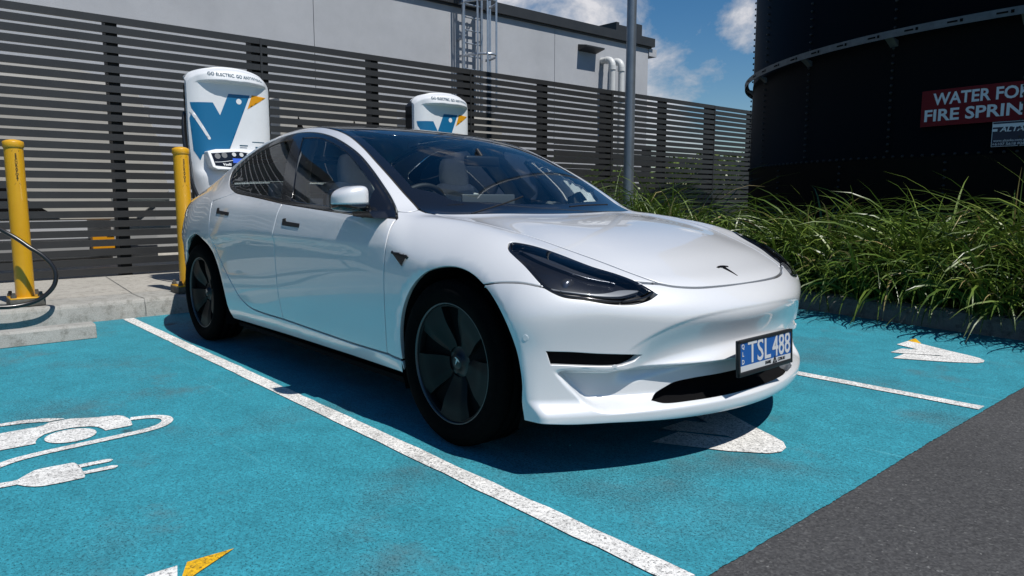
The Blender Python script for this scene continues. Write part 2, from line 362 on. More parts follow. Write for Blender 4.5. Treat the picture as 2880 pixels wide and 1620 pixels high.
def panel(name, curves, pr, mtl, parent, h=.03, holes=(), gap=.0028, flange=.024, off=0., bevel=.0028, mirror=False, thick=0):
    """cut a panel out of the body: outline and holes are 3D curves close to the surface"""
    rings = []
    for i, cs in enumerate([curves] + list(holes)):
        p = pr.fwd(loop(cs, h * .7)); 
        if (area(p) > 0) != (i == 0): p = p[::-1]
        rings.append(inset(p, gap + bevel))
    lo = rings[0].min(0); hi = rings[0].max(0)
    gx, gy = np.meshgrid(np.arange(lo[0], hi[0], h), np.arange(lo[1], hi[1], h * .87)); gx[1::2] += h / 2
    q = np.c_[gx.ravel(), gy.ravel()]; q = q + rng.normal(size=q.shape) * h * .03
    allr = np.vstack(rings); q = q[inside(q, rings)]; q = q[~neardist(q, allr, h * .55)]
    V = np.vstack([allr, q]); E = []; s = 0
    for p in rings: n = len(p); E += [(s + i, s + (i + 1) % n) for i in range(n)]; s += n
    r = delaunay_2d_cdt([Vector(a) for a in V], E, [], 0, 1e-7)
    V2 = np.array([tuple(a) for a in r[0]]); T = np.array([t for t in r[2] if len(t) == 3])
    T = T[inside(V2[T].mean(1), rings)]
    O, Dr, t0, t1 = pr.rays(V2); P3 = cast(O, Dr, t1, 200, t0)
    ok = ~np.isnan(P3).any(1); T = T[ok[T].all(1)]
    if (~ok).any(): P3[~ok] = 0
    N = np.zeros_like(P3); N[ok] = grad(P3[ok]); P3 = P3 + N * off
    nrm = np.cross(P3[T[:, 1]] - P3[T[:, 0]], P3[T[:, 2]] - P3[T[:, 0]]); fl = (nrm * N[T[:, 0]]).sum(1) < 0; T[fl] = T[fl][:, ::-1]
    verts = [P3]; norms = [N]; faces = [tuple(t) for t in T]
    # boundary edges -> rolled edge and return flange
    from collections import Counter
    cnt = Counter(); dirn = {}
    for a, b, c in T:
        for i, j in ((a, b), (b, c), (c, a)): cnt[(min(i, j), max(i, j))] += 1; dirn[(min(i, j), max(i, j))] = (i, j)
    be = [dirn[k] for k, v in cnt.items() if v == 1]
    nx_ = {a: b for a, b in be}; pv = {b: a for a, b in be}; bv = [a for a in nx_ if a in pv]; base = len(P3); idx = {a: i for i, a in enumerate(bv)}
    if bv:
        A = np.array(bv); tn = P3[[nx_[a] for a in bv]] - P3[[pv[a] for a in bv]]; tn /= np.linalg.norm(tn, axis=1)[:, None] + 1e-12
        out = np.cross(tn, N[A]); out /= np.linalg.norm(out, axis=1)[:, None] + 1e-12; m = len(bv)
        r1 = P3[A] + out * bevel * .7 - N[A] * bevel * .28; r2 = P3[A] + out * bevel - N[A] * bevel; r3 = r2 - N[A] * flange
        n1 = N[A] * .78 + out * .62; n2 = N[A] * .15 + out
        verts += [r1, r2, r2, r3]; norms += [n1, n2, out, out]
        for a, b in be:
            if a in idx and b in idx:
                i, j = idx[a], idx[b]
                faces += [(b, a, base + i, base + j), (base + j, base + i, base + m + i, base + m + j), (base + 2 * m + j, base + 2 * m + i, base + 3 * m + i, base + 3 * m + j)]
    Vv = np.vstack(verts); Nn = np.vstack(norms); Nn /= np.linalg.norm(Nn, axis=1)[:, None] + 1e-12
    res = []
    for sgn in ((1, -1) if mirror else (1,)):
        W = Vv * [1, sgn, 1]; Q = Nn * [1, sgn, 1]; F2 = faces if sgn == 1 else [f[::-1] for f in faces]
        me = bpy.data.meshes.new(name); me.from_pydata(W.tolist(), [], F2); me.materials.append(mtl)
        me.polygons.foreach_set('use_smooth', [True] * len(F2)); me.update(); me.normals_split_custom_set_from_vertices(Q.tolist())
        res.append(link(name, me, parent))
    return res
def sid(pts):
    """(x, z) -> points on the right-hand side of the body"""
    a = np.array(pts, float); return cast(np.c_[a[:, 0], np.full(len(a), -1.6), a[:, 1]], np.broadcast_to([0., 1, 0], (len(a), 3)), 1.6, 400)
def top(pts):
    a = np.array(pts, float); return cast(np.c_[a[:, 0], a[:, 1], np.full(len(a), 2.)], np.broadcast_to([0., 0, -1], (len(a), 3)), 1.9, 500)
def nose(pts):
    """(y, z) -> points on the front of the body"""
    a = np.array(pts, float); return cast(np.c_[np.full(len(a), 1.5), a[:, 0], a[:, 1]], np.broadcast_to([-1., 0, 0], (len(a), 3)), 2.0, 500)
def mir(P): return np.array(P) * [1, -1, 1]
# ------------------------------------------------------------------ the car
CAR = thing('parked_car', 'pearl white electric sedan with black trim parked nose out in the blue charging bay', 'car')
def v3(s): return np.array([[float(a) for a in t.split(',')] for t in s.split()])
# outlines measured on the body (x forward, y left, z up)
DF = sid(v3('-.458,.896 -.446,.86 -.432,.80 -.431,.738 -.432,.69 -.437,.586 -.445,.46 -.462,.298'))
DBf = sid(v3('-.462,.298 -.768,.295 -1.108,.302 -1.558,.313'))
BD = sid(v3('-1.558,.313 -1.578,.43 -1.58,.52 -1.581,.62 -1.58,.70 -1.574,.80 -1.562,.90 -1.558,.954'))
BLf = sid(v3('-1.558,.954 -1.205,.933 -.87,.915 -.62,.902 -.458,.896'))
DBr = sid(v3('-1.558,.313 -1.86,.315 -2.031,.329 -2.162,.377 -2.27,.464 -2.39,.573 -2.47,.66 -2.505,.745 -2.525,.80 -2.55,.875 -2.595,.962'))
RDt = sid(v3('-2.595,.962 -2.45,.985 -2.33,1.018'))
BLr = sid(v3('-2.33,1.018 -2.245,1.009 -1.981,.989 -1.558,.954'))
BLq = sid(v3('-2.33,1.018 -2.469,1.046 -2.57,1.076 -2.645,1.112 -2.685,1.15'))
DT = sid(v3('-2.685,1.15 -2.66,1.18 -2.589,1.212 -2.442,1.268 -2.275,1.318 -2.067,1.352 -1.84,1.366 -1.603,1.352 -1.37,1.314 -1.146,1.252 -1.007,1.199 -.857,1.128 -.715,1.051 -.605,.985 -.508,.925'))
DLf = sid(v3('-.508,.925 -.458,.896'))
PB = v3('-.508,-.796,.925 -.473,-.756,.923 -.468,-.703,.932')
WSa = v3('-.399,-.679,.915 -.426,-.695,.92 -.468,-.703,.932')
WSb = v3('-.468,-.703,.932 -.513,-.695,.954 -.61,-.691,1.009 -.744,-.678,1.083 -.901,-.66,1.163 -1.076,-.631,1.243 -1.256,-.606,1.311 -1.40,-.592,1.35')
RFa = top(v3('-1.40,-.592 -1.65,-.575 -1.9,-.566 -2.2,-.566 -2.5,-.572 -2.78,-.585'))
RFb = top(v3('-2.78,-.585 -3.0,-.60 -3.26,-.63'))
TRe = top(v3('-3.26,-.63 -3.45,-.645 -3.60,-.64'))
RE = sid(v3('-3.60,.955 -3.585,.86 -3.55,.745')); RE[0] = TRe[-1]
RB = sid(v3('-3.55,.745 -3.3,.715 -3.12,.60'))
def arc(cx, cz, r, a0, a1, n=16): t = np.radians(np.linspace(a0, a1, n)); return np.c_[cx + r * np.cos(t), cz + r * np.sin(t)]
ARr = sid(np.vstack([arc(-2.82, .345, .392, 139, 16), v3('-2.40,.36 -2.395,.28 -2.375,.205')]))
RK = sid(v3('-2.375,.205 -2.07,.203 -1.59,.209 -1.06,.213 -.72,.215 -.345,.222'))
ARf0 = sid(v3('-.345,.222 -.345,.285'))
FJ = sid(v3('-.345,.285 -.40,.292 -.462,.298'))
ARf1 = sid(np.vstack([v3('-.345,.285'), arc(.04, .335, .386, 180, 60, 14)]))
BU = v3('.233,-.914,.669 .303,-.894,.684 .351,-.879,.688 .405,-.858,.688 .476,-.826,.678')
BU[0] = ARf1[-1]
HLo = v3('.476,-.826,.678 .437,-.827,.705 .361,-.814,.746 .293,-.802,.775 .251,-.792,.793 .229,-.778,.806 .212,-.757,.819 .222,-.742,.82')
HLu = v3('.222,-.742,.82 .266,-.708,.812 .318,-.675,.796 .377,-.65,.777 .438,-.628,.756 .491,-.602,.736 .549,-.56,.715 .582,-.537,.701 .62,-.513,.683')
HLi = v3('.62,-.513,.683 .659,-.494,.661 .684,-.48,.644')
HLl = v3('.684,-.48,.644 .679,-.519,.628 .664,-.566,.618 .646,-.608,.616 .62,-.661,.622 .575,-.733,.638 .534,-.788,.648 .507,-.81,.661 .476,-.826,.678')
HC = v3('.62,-.513,.683 .664,-.435,.676')
HS = top(v3('.664,-.435 .63,-.462 .545,-.505 .46,-.538 .36,-.569 .24,-.60 .09,-.632 -.09,-.652 -.25,-.66 -.352,-.662 -.399,-.679'))
CW = top(v3('-.399,-.679 -.352,-.54 -.30,-.36 -.262,-.18 -.25,0'))
HF = v3('.664,-.435,.676 .694,-.388,.666 .725,-.30,.657 .746,-.175,.655 .756,0,.656')
PS = Par((.05, -1, .65))
P_door = Par((0, -1, .25))
ARf2 = sid(np.vstack([arc(.04, .335, .386, 60, 0, 8), v3('.423,.30 .42,.262 .434,.204')]))
LB = v3('.434,-.89,.204 .51,-.845,.202 .586,-.793,.202 .659,-.669,.200 .704,-.579,.196 .765,-.429,.19 .82,-.215,.186 .838,0,.185')
def sym(half): """half ends on y=0 -> full curve running across""" ; return np.vstack([half, mir(half)[::-1][1:]])
SLOT = [v3('.515,-.846,.457 .566,-.777,.453 .619,-.7,.445 .682,-.596,.437 .70,-.565,.434'), v3('.70,-.565,.434 .692,-.585,.419 .679,-.607,.412 .668,-.63,.407 .645,-.67,.405 .527,-.838,.416'), v3('.527,-.838,.416 .515,-.846,.457')]
INT_T = v3('.678,-.478,.258 .682,-.458,.272 .692,-.408,.293 .701,-.375,.305 .724,-.295,.312 .748,-.16,.312 .758,0,.312')
INT_B = v3('.678,-.478,.258 .688,-.45,.249 .726,-.335,.246 .758,-.18,.245 .767,0,.245')
INTAKE = [sym(INT_T), sym(INT_B)[::-1]]
PN = Cone(-.35, .16)
def R2(pts): return np.array(pts)[::-1]
# panels
panel('hood', [sym(HF), mir(HS), R2(sym(CW)), R2(HS)], Par((.35, 0, 1), (0, 1, 0)), M['paint'], CAR, .028)
bumper = panel('front_bumper', [BU, R2(HLl), R2(HLi), HC, sym(HF), R2(mir(HC)), mir(HLi), mir(HLl), R2(mir(BU)), mir(ARf2), R2(sym(LB)), R2(ARf2)], PN, M['paint'], CAR, .0068, holes=[SLOT, [mir(c) for c in SLOT], INTAKE], flange=.045)[0]
for s in (0, 1):
    q = SLOT if s == 0 else [mir(c) for c in SLOT]
    panel('vent_slot', q, PN, M['black_dull'], bumper, .02, off=-.024, gap=-.012, flange=.004)
panel('lower_grille', INTAKE, PN, M['black_dull'], bumper, .03, off=-.05, gap=-.02, flange=.004)
panel('front_fender', [ARf1, BU, HLo, HLu, HC, HS, WSa, R2(PB), DLf, DF, R2(FJ)], Par((.15, -1, .75)), M['paint'], CAR, .024, mirror=True, flange=.02)
FD = panel('front_door', [DF, DBf, BD, BLf], P_door, M['paint'], CAR, .03, mirror=True)
RD = panel('rear_door', [R2(BD), DBr, RDt, BLr], P_door, M['paint'], CAR, .03, mirror=True)
panel('body_side', [PB, WSb, RFa, RFb, TRe, RE, RB, ARr, RK, ARf0, FJ, DBf, DBr, RDt, BLq, DT], Par((0, -1, .75)), M['paint'], CAR, .026, mirror=True, flange=.02)
# rear end
REL = sym(np.vstack([top(v3('-3.60,-.64')), top(v3('-3.66,-.5 -3.70,-.3 -3.715,0'))]))
REL[:, 0] = np.minimum(REL[:, 0], -3.58)
panel('boot_lid', [sym(top(v3('-3.26,-.63 -3.285,-.4 -3.30,-.2 -3.305,0'))), mir(TRe), R2(REL), R2(TRe)], Par((-.1, 0, 1), (0, 1, 0)), M['paint'], CAR, .03)
ARr2 = sid(np.vstack([v3('-3.12,.60'), arc(-2.82, .345, .392, 138, 180, 8)[1:], v3('-3.215,.22')]))
rbl = cast(v3('-5,-.8,.22 -5,-.5,.2 -5,-.2,.2 -5,0,.2'), np.broadcast_to([1., 0, 0], (4, 3)), 2.2, 400)
panel('rear_bumper', [REL, R2(mir(TRe[-1:])) if False else mir(RE), mir(RB), mir(ARr2), R2(sym(np.vstack([ARr2[-1:], rbl]))), R2(ARr2), R2(RB), R2(RE)], Cone(-3.0, .12, -1), M['paint'], CAR, .03, flange=.02)
tl = [sid(v3('-3.28,.955 -3.43,.955 -3.56,.93')), sid(v3('-3.56,.93 -3.55,.84')), sid(v3('-3.55,.84 -3.45,.86 -3.28,.955'))]
panel('taillight', tl, P_door, M['lamp_red'], CAR, .02, off=.003, mirror=True)
# glass and trim on the sides
FG = [sid(v3('-1.462,.974 -1.49,1.03 -1.58,1.154 -1.712,1.325')), sid(v3('-1.712,1.325 -1.5,1.312 -1.344,1.283 -1.115,1.218 -.982,1.163 -.833,1.092 -.71,1.025')), sid(v3('-.71,1.025 -.665,.937')), sid(v3('-.665,.937 -.889,.943 -1.196,.957 -1.462,.974'))]
RG = [sid(v3('-1.615,.985 -1.662,1.057 -1.759,1.191 -1.842,1.325')), sid(v3('-1.842,1.325 -2.017,1.317 -2.264,1.274 -2.43,1.222 -2.56,1.158 -2.59,1.125 -2.56,1.096 -2.44,1.064 -2.31,1.038 -1.987,1.012 -1.615,.985'))]
panel('window_trim', [BLf, R2(DLf), R2(DT), R2(BLq), BLr], P_door, M['black_gloss'], CAR, .03, holes=[FG, RG], mirror=True, flange=.02)
panel('side_window', FG, P_door, M['side_glass'], CAR, .05, off=-.004, gap=-.004, flange=.001, bevel=.0004, mirror=True)
panel('rear_side_window', RG, P_door, M['side_glass'], CAR, .05, off=-.004, gap=-.004, flange=.001, bevel=.0004, mirror=True)
HD = sym(top(v3('-1.40,-.592 -1.375,-.4 -1.36,-.2 -1.355,0')))
HR = sym(top(v3('-2.78,-.585 -2.80,-.3 -2.805,0')))
WB = sym(np.vstack([R2(WSa)[:1], R2(WSa)[1:], CW[1:]]))
def inb(P, dy, dx):
    P = np.array(P); P[:, 1] *= 1 - dy / np.maximum(np.abs(P[:, 1]).max(), .1); P[:, 0] += dx; return P
CL = [inb(WSb[2:], .062, -.02), inb(HD, .062, .15), R2(mir(inb(WSb[2:], .062, -.02))), R2(inb(sym(np.vstack([v3('-.60,-.691,1.0 -.53,-.60,.97'), CW[1:] + [-.10, 0, .03]])), .062, -.02))]
CL = [top(c[:, :2]) for c in CL]; CL[1][0] = CL[0][-1]; CL[1][-1] = CL[2][0]; CL[3][0] = CL[2][-1]; CL[3][-1] = CL[0][0]
PW = Par((.45, 0, 1), (0, 1, 0))
W = panel('windscreen', CL, PW, M['windscreen'], CAR, .04, off=-.001, gap=-.003, flange=.001, bevel=.0004)[0]
panel('windscreen_border', [WSb, HD, R2(mir(WSb)), R2(WB)], PW, M['black_gloss'], W, .025, holes=[CL], flange=.015)
panel('glass_roof', [RFa, HR, R2(mir(RFa)), R2(HD)], Par((0, 0, 1), (0, 1, 0)), M['roof_glass'], CAR, .045)
panel('rear_window', [RFb, sym(top(v3('-3.26,-.63 -3.285,-.4 -3.30,-.2 -3.305,0'))), R2(mir(RFb)), R2(HR)], Par((-.35, 0, 1), (0, 1, 0)), M['side_glass'], CAR, .045)
# headlights
for s in (0, 1):
    g = (lambda c: c) if s == 0 else mir
    HP = Par((.55, -.75 if s == 0 else .75, .6)); OUT = [g(HLo), g(HLu), g(HLi), g(HLl)]
    inn = [np.vstack([OUT[0], OUT[1][1:], OUT[2][1:], OUT[3][1:]])]; pc = inn[0].mean(0); inn = [pc + (o_ - pc) * [.955, .955, .90] for o_ in OUT]
    H = panel('headlight', inn, HP, M['lens'], CAR, .014, off=.0015, flange=.004)[0]
    panel('lamp_surround', OUT, HP, M['black_gloss'], H, .012, holes=[inn], flange=.02)
    panel('housing', OUT, HP, M['lamp_dark'], H, .02, off=-.034, gap=-.004, flange=.002)
    drl = v3('.648,-.515,.657 .645,-.542,.652 .632,-.592,.642 .619,-.626,.642 .595,-.674,.647 .565,-.723,.657 .524,-.778,.668 .486,-.814,.678')
    drl2 = v3('.648,-.515,.660 .63,-.546,.663 .612,-.586,.662 .603,-.627,.657 .588,-.670,.656 .561,-.721,.6625 .527,-.770,.6725 .486,-.814,.6805')
    panel('light_guide', [g(drl), R2(g(drl2))], HP, M['lamp_white'], H, .008, off=-.012, gap=0, flange=.012)
    fin = [g(v3('.25,-.745,.808 .36,-.690,.775 .45,-.655,.742 .53,-.60,.71 .58,-.56,.690')), g(v3('.58,-.56,.690 .51,-.64,.706 .44,-.69,.733 .35,-.725,.765 .25,-.745,.808'))]
    panel('sky_reflection_fin', fin, HP, M['lamp_chrome'], H, .012, off=-.02, gap=0, flange=.014)  # pale fin stands in for the sky's reflection along the upper lens
    b = MB(); c = np.array([.50, -.715 if s == 0 else .715, .665])
    b.lathe([(.0, .0), (.026, -.004), (.034, -.012), (.036, -.03)], 24, 0, 'x', c + [0, 0, 0]); b.build('projector_lens', M['lamp_chrome'], H)
# badge, plate, sensors, handles, side cameras
def xy(pts): return top(np.array(pts))
bx, by = .684, .0
T1 = [(-.036, -.040), (-.042, -.02), (-.044, 0), (-.042, .02), (-.036, .040), (-.028, .036), (-.031, .018), (-.026, .012), (-.012, .009), (.036, .0), (-.012, -.009), (-.026, -.012), (-.031, -.018), (-.028, -.036)]
panel('emblem', [xy([(bx + a, by + b) for a, b in T1 + T1[:1]])[i:i + 2] for i in range(len(T1))], Par((.35, 0, 1), (0, 1, 0)), M['emblem_black'], CAR, .006, off=.0025, gap=0, bevel=.0006, flange=.003)
for name, pts in (('front', '-1.478,.873 -1.44,.877 -1.428,.860 -1.264,.853 -1.264,.831 -1.468,.838'), ('rear', '-2.44,.919 -2.402,.922 -2.39,.904 -2.233,.896 -2.233,.874 -2.432,.883')):
    Q = sid(v3(pts)); Q = np.vstack([Q, Q[:1]]); hs = panel('door_handle', [Q[i:i + 2] for i in range(6)], P_door, M['black_satin'], None, .012, off=.0035, gap=.0, flange=.006, mirror=True)
    for o, d in zip(hs, FD if name == 'front' else RD): o.parent = d
Q = sid(v3('-.385,.758 -.31,.757 -.25,.750 -.248,.744 -.285,.703 -.292,.703 -.385,.758'))
panel('side_camera', [Q[i:i + 2] for i in range(6)], P_door, M['black_gloss'], CAR, .012, off=.006, gap=0, bevel=.005, flange=.006, mirror=True)
for c in v3('.452,-.895,.505 .598,-.615,.385 .742,-.245,.372'):
    u = np.array([-c[1], c[0] + .35, 0]); u = -u / np.linalg.norm(u); t = np.radians(np.arange(0, 361, 30))
    for s in (1, -1):
        ring = (c + .0115 * (np.cos(t)[:, None] * u + np.sin(t)[:, None] * np.array([0, 0, 1]))) * [1, s, 1]
        panel('parking_sensor', [ring], PN, M['paint'], bumper, .008, off=.0012, gap=0, bevel=.0012, flange=.003)
pl = thing('number_plate', None, None); del_keys = None
pl.parent = CAR; pl.location = (.848, -.006, .395); pl.rotation_euler = (0, R_(-3), 0)
b = MB(); b.rbox((0, -.199, -.070), (.012, .199, .068), .004)
b.rbox((.011, -.199, .056), (.0165, .199, .068), .002); b.rbox((.011, -.199, -.070), (.0165, .199, -.052), .002); b.rbox((.011, -.199, -.07), (.0165, -.187, .068), .002); b.rbox((.011, .187, -.07), (.0165, .199, .068), .002)
b.build('plate_frame', M['black_satin'], pl)
b = MB(); b.box((.011, -.187, -.030), (.0132, .187, .056), 0); b.box((.011, -.187, -.052), (.0131, .187, -.030), 1); b.build('plate_sheet', [M['plate_blue'], M['plate_white']], pl)
b = MB(); fp = lambda u, v, w: (.0135 + max(w, 0) * .5, u, v)
def ptxt(t, size, y, z, wd, **k):
    sx = wd / (lambda v: max(a[0] for a in v) - min(a[0] for a in v))(text_mesh(t, size, **k)[0]); put_text(b, t, size, lambda u, v, w: fp(u + y, v + z, w), 0, sx, **k)
ptxt('TSL', .118, -.052, .012, .166, bold=.0012); ptxt('488', .118, .113, .012, .138, bold=.0012)
for i, ch in enumerate('QLD'): put_text(b, ch, .024, lambda u, v, w, i=i: fp(u - .168, v + .042 - .029 * i, w), bold=.0006)
b.build('plate_letters', M['plate_white'], pl)
b = MB(); put_text(b, 'SHARE', .017, lambda u, v, w: fp(u + .012, v - .041, w), 0, .85, bold=.0004); put_text(b, 'COM.AU', .017, lambda u, v, w: fp(u + .113, v - .041, w), 0, .85, bold=.0004)
b.add([fp(*q) for q in ((.045, -.051, 0), (.081, -.051, 0), (.063, -.020, 0))], [(0, 1, 2)]); b.build('sponsor_letters', M['lamp_dark'], pl)
b = MB(); put_text(b, 'EV', .012, lambda u, v, w: (.0142, u + .063, v - .044), 0, bold=.0003); b.build('sponsor_mark', M['plate_white'], pl)
# mirrors
def sq(c, e): return math.copysign(abs(c)**e, c)
for s in (1, -1):
    mr = bpy.data.objects.new('wing_mirror', None); COL.objects.link(mr); mr.parent = CAR
    def shell(zlo, zhi, cx, cy, cz, ax, ay, az, name, m, e=.62):
        b = MB(); n, k = 40, 24; vs = []; fs = []
        for i in range(k + 1):
            ph = -math.pi / 2 + math.pi * i / k
            for j in range(n):
                th = 2 * math.pi * j / n
                x = ax * sq(math.cos(ph), e) * sq(math.cos(th), .8); y = ay * sq(math.cos(ph), e) * sq(math.sin(th), .75); z = az * sq(math.sin(ph), e)
                if x < 0: x *= .62
                u = (y / ay); z2 = z * (1 - .30 * max(-u, 0)**1.5) + (.008 * u if z > 0 else .004 * u); x -= .02 * (1 - u) * .6
                vs.append((cx + x, (cy + y) * s, min(max(cz + z2, zlo), zhi)))
        for i in range(k):
            for j in range(n): fs.append((i * n + j, i * n + (j + 1) % n, (i + 1) * n + (j + 1) % n, (i + 1) * n + j))
        b.add(vs, fs, 0, True); return b.build(name, m, mr)
    shell(.957, 2, -.66, -.945, .968, .086, .075, .069, 'mirror_cap', M['paint'], .42)
    shell(0, .9575, -.661, -.944, .958, .087, .076, .034, 'mirror_base', M['black_gloss'], .42)
    b = MB(); b.tube([(-.665, -.91 * s, .928), (-.665, -.88 * s, .916), (-.665, -.85 * s, .908)], [.020, .021, .026], 12); b.prism([(-.70, .935), (-.54, .925), (-.50, .897), (-.68, .902)], lambda u, v, d: (u, d * s, v), -.92, -.84); b.build('mirror_arm', M['black_gloss'], mr)
    b = MB(); b.rbox((-.729, -1.012 * s, .942), (-.722, -.878 * s, 1.024), .003); b.build('mirror_glass', M['black_gloss'], mr)
    if s == -1: mr.matrix_world = Matrix.Translation((-.97, .90, 0)) @ Matrix.Rotation(R_(80), 4, 'Z') @ Matrix.Translation((.66, -.945, 0))   # folded in
# wheels
def wheel(x, s, parts=None):
    w = bpy.data.objects.new('wheel', None); COL.objects.link(w); w.parent = CAR; w.location = (x, .79 * -s, .334); w.rotation_euler = (0, 0, 0 if s == 1 else math.pi)
    if parts:
        for p in parts: c = p.copy(); COL.objects.link(c); c.parent = w
        return w
    b = MB(); tr = [(.236, -.095), (.25, -.104), (.285, -.112), (.318, -.104), (.331, -.09)]
    tr += [(.3335, -.07), (.3335, -.056), (.326, -.054), (.326, -.046), (.334, -.044), (.334, -.006), (.326, -.004), (.326, .004), (.334, .006), (.334, .044), (.326, .046), (.326, .054), (.3335, .056)]
    prof = tr[:5] + tr[5:] + [(.3335, .07), (.331, .09), (.318, .104), (.303, .109), (.300, .1115), (.285, .1125), (.268, .1115), (.262, .109), (.25, .104), (.241, .097), (.236, .09)]
    b.lathe([(r, -h) for r, h in prof], 72, 0, 'y'); b.build('tyre', M['rubber'], w)
    b = MB(); b.lathe([(.238, -.05), (.2455, -.094), (.2435, -.0985), (.2395, -.0985), (.237, -.094), (.235, -.082)], 72, 0, 'y'); b.lathe([(.238, -.06), (.225, .09), (.245, .1)], 48, 0, 'y'); b.build('rim', M['rim'], w)
    b = MB(); b.lathe([(0, -.040), (.235, -.058)], 72, 0, 'y'); b.build('wheel_back', M['black_dull'], w)
    b = MB()
    def face(r): return -(.052 + .034 * sst(.05, .2, r) + .004 * sst(.2, .235, r))
    for k in range(5):
        c = math.radians(90 + 36 + 72 * k + 2); vs = []; fs = []; nr, nt = 12, 10
        for i in range(nr + 1):
            r = .062 + (.2345 - .062) * i / nr; g = (i / nr)
            a0 = c - math.radians(21.5 + 9 * (1 - g)**2); a1 = c + math.radians(25 + 7 * (1 - g)**2)
            for j in range(nt + 1):
                a = a0 + (a1 - a0) * j / nt; dip = .012 * sst(.75, 1, j / nt) * (1 - g * .3)
                vs.append((r * math.cos(a), float(face(r) + dip), r * math.sin(a)))
        for i in range(nr):
            for j in range(nt): q = i * (nt + 1) + j; fs.append((q, q + 1, q + nt + 2, q + nt + 1))
        b.add(vs, fs, 0, True)
        ring = [i * (nt + 1) for i in range(nr + 1)] + [nr * (nt + 1) + j for j in range(1, nt + 1)] + [i * (nt + 1) + nt for i in range(nr - 1, -1, -1)] + [j for j in range(nt - 1, 0, -1)]
        m = len(ring); P = [vs[i] for i in ring]; b.add(P + [(p[0], -.042, p[2]) for p in P], [(i, (i + 1) % m, m + (i + 1) % m, m + i) for i in range(m)], 0)
    b.lathe([(.2365, -.07), (.2365, -.088), (.234, -.090), (.229, -.089), (.227, -.084), (.227, -.06)], 72, 0, 'y'); b.build('wheel_cover', M['aero'], w)
    b = MB(); b.lathe([(0, -.064), (.026, -.064), (.031, -.060), (.032, -.045), (.062, -.045)], 32, 0, 'y'); b.build('hub_cap', M['black_satin'], w)
    b = MB(); pr = [(a * .42, c * .42) for a, c in T1]; b.prism(pr, lambda u, v, d: (v * math.cos(.5) - u * math.sin(.5), d, -u * math.cos(.5) - v * math.sin(.5)), -.0645, -.0665); b.build('hub_emblem', M['emblem'], w)
    return w
w0 = wheel(0, 1); ch = list(w0.children)
wheel(-2.875, 1, ch).children[0]; wheel(0, -1, ch); wheel(-2.875, -1, ch)
# wheel housings, floor and cabin
for cx, r in ((.04, .40), (-2.82, .405)):
    for s in (1, -1):
        b = MB(); n = 24; vs = []; fs = []
        for i in range(n + 1):
            a = math.radians(-25 + 230 * i / n)
            for y in (.885, .52): vs.append((cx + r * math.cos(a), -y * s, .335 + r * math.sin(a)))
        for i in range(n): fs.append((2 * i, 2 * i + 2, 2 * i + 3, 2 * i + 1))
        fs.append(tuple(2 * i + 1 for i in range(n + 1))); b.add(vs, fs); b.build('wheel_housing', M['black_dull'], CAR)
b = MB(); b.box((-3.55, -.5, .165), (.62, .5, .19)); b.box((-2.36, -.83, .165), (-.38, .83, .19)); b.box((-2.2, -.8, .19), (-.4, .8, .30)); b.build('underbody', M['black_dull'], CAR)
b = MB(); zs = [.24, .4, .6, .8, .89]; xs = np.linspace(-2.3, -.42, 16)
for s in (1, -1):
    b = MB(); vs = []; fs = []
    for x in xs:
        for z in zs: vs.append((x, -(float(Slow(np.array(x), np.array(z))) - .07) * s, z))
    n = len(zs)
    for i in range(len(xs) - 1):
        for j in range(n - 1): fs.append((i * n + j, (i + 1) * n + j, (i + 1) * n + j + 1, i * n + j + 1))
    b.add(vs, fs, 0, True); b.build('door_lining', M['dash'], CAR)

b = MB(); b.box((-.40, -.62, .30), (-.36, .62, .86)); b.box((-.36, -.50, .45), (.56, .50, .60)); b.build('bulkhead', M['black_dull'], CAR)
b = MB(); b.rbox((-.98, -.76, .72), (-.62, .76, .885), .05); b.rbox((-.64, -.74, .80), (-.36, .74, .885), .03); b.build('dashboard', M['dash'], CAR)
b = MB(); b.rbox((-3.15, -.66, .84), (-2.55, .66, .90), .02); b.rbox((-2.62, -.66, .35), (-2.5, .66, .9), .04); b.build('parcel_shelf', M['dash'], CAR)
b = MB(); b.rbox((-.80, -.215, .90), (-.785, .155, 1.005), .006); b.rbox((-.86, -.06, .86), (-.80, 0, .93), .01); b.build('centre_screen', M['screen'], CAR)
b = MB(); c = Vector((-.95, -.385, .885)); e1 = Vector((0, 1, 0)); e2 = Vector((.38, 0, .925)).normalized()
b.tube([c + .175 * (e1 * math.cos(a) + e2 * math.sin(a)) for a in np.linspace(0, 2 * math.pi, 49)], .0165, 12, caps=False)
b.tube([c + e1 * .17, c - e1 * .17], .018, 8); b.tube([c, c - e2 * .17], .018, 8); b.tube([c, c + Vector((.3, 0, -.12))], .04, 12); b.build('steering_wheel', M['dash'], CAR)
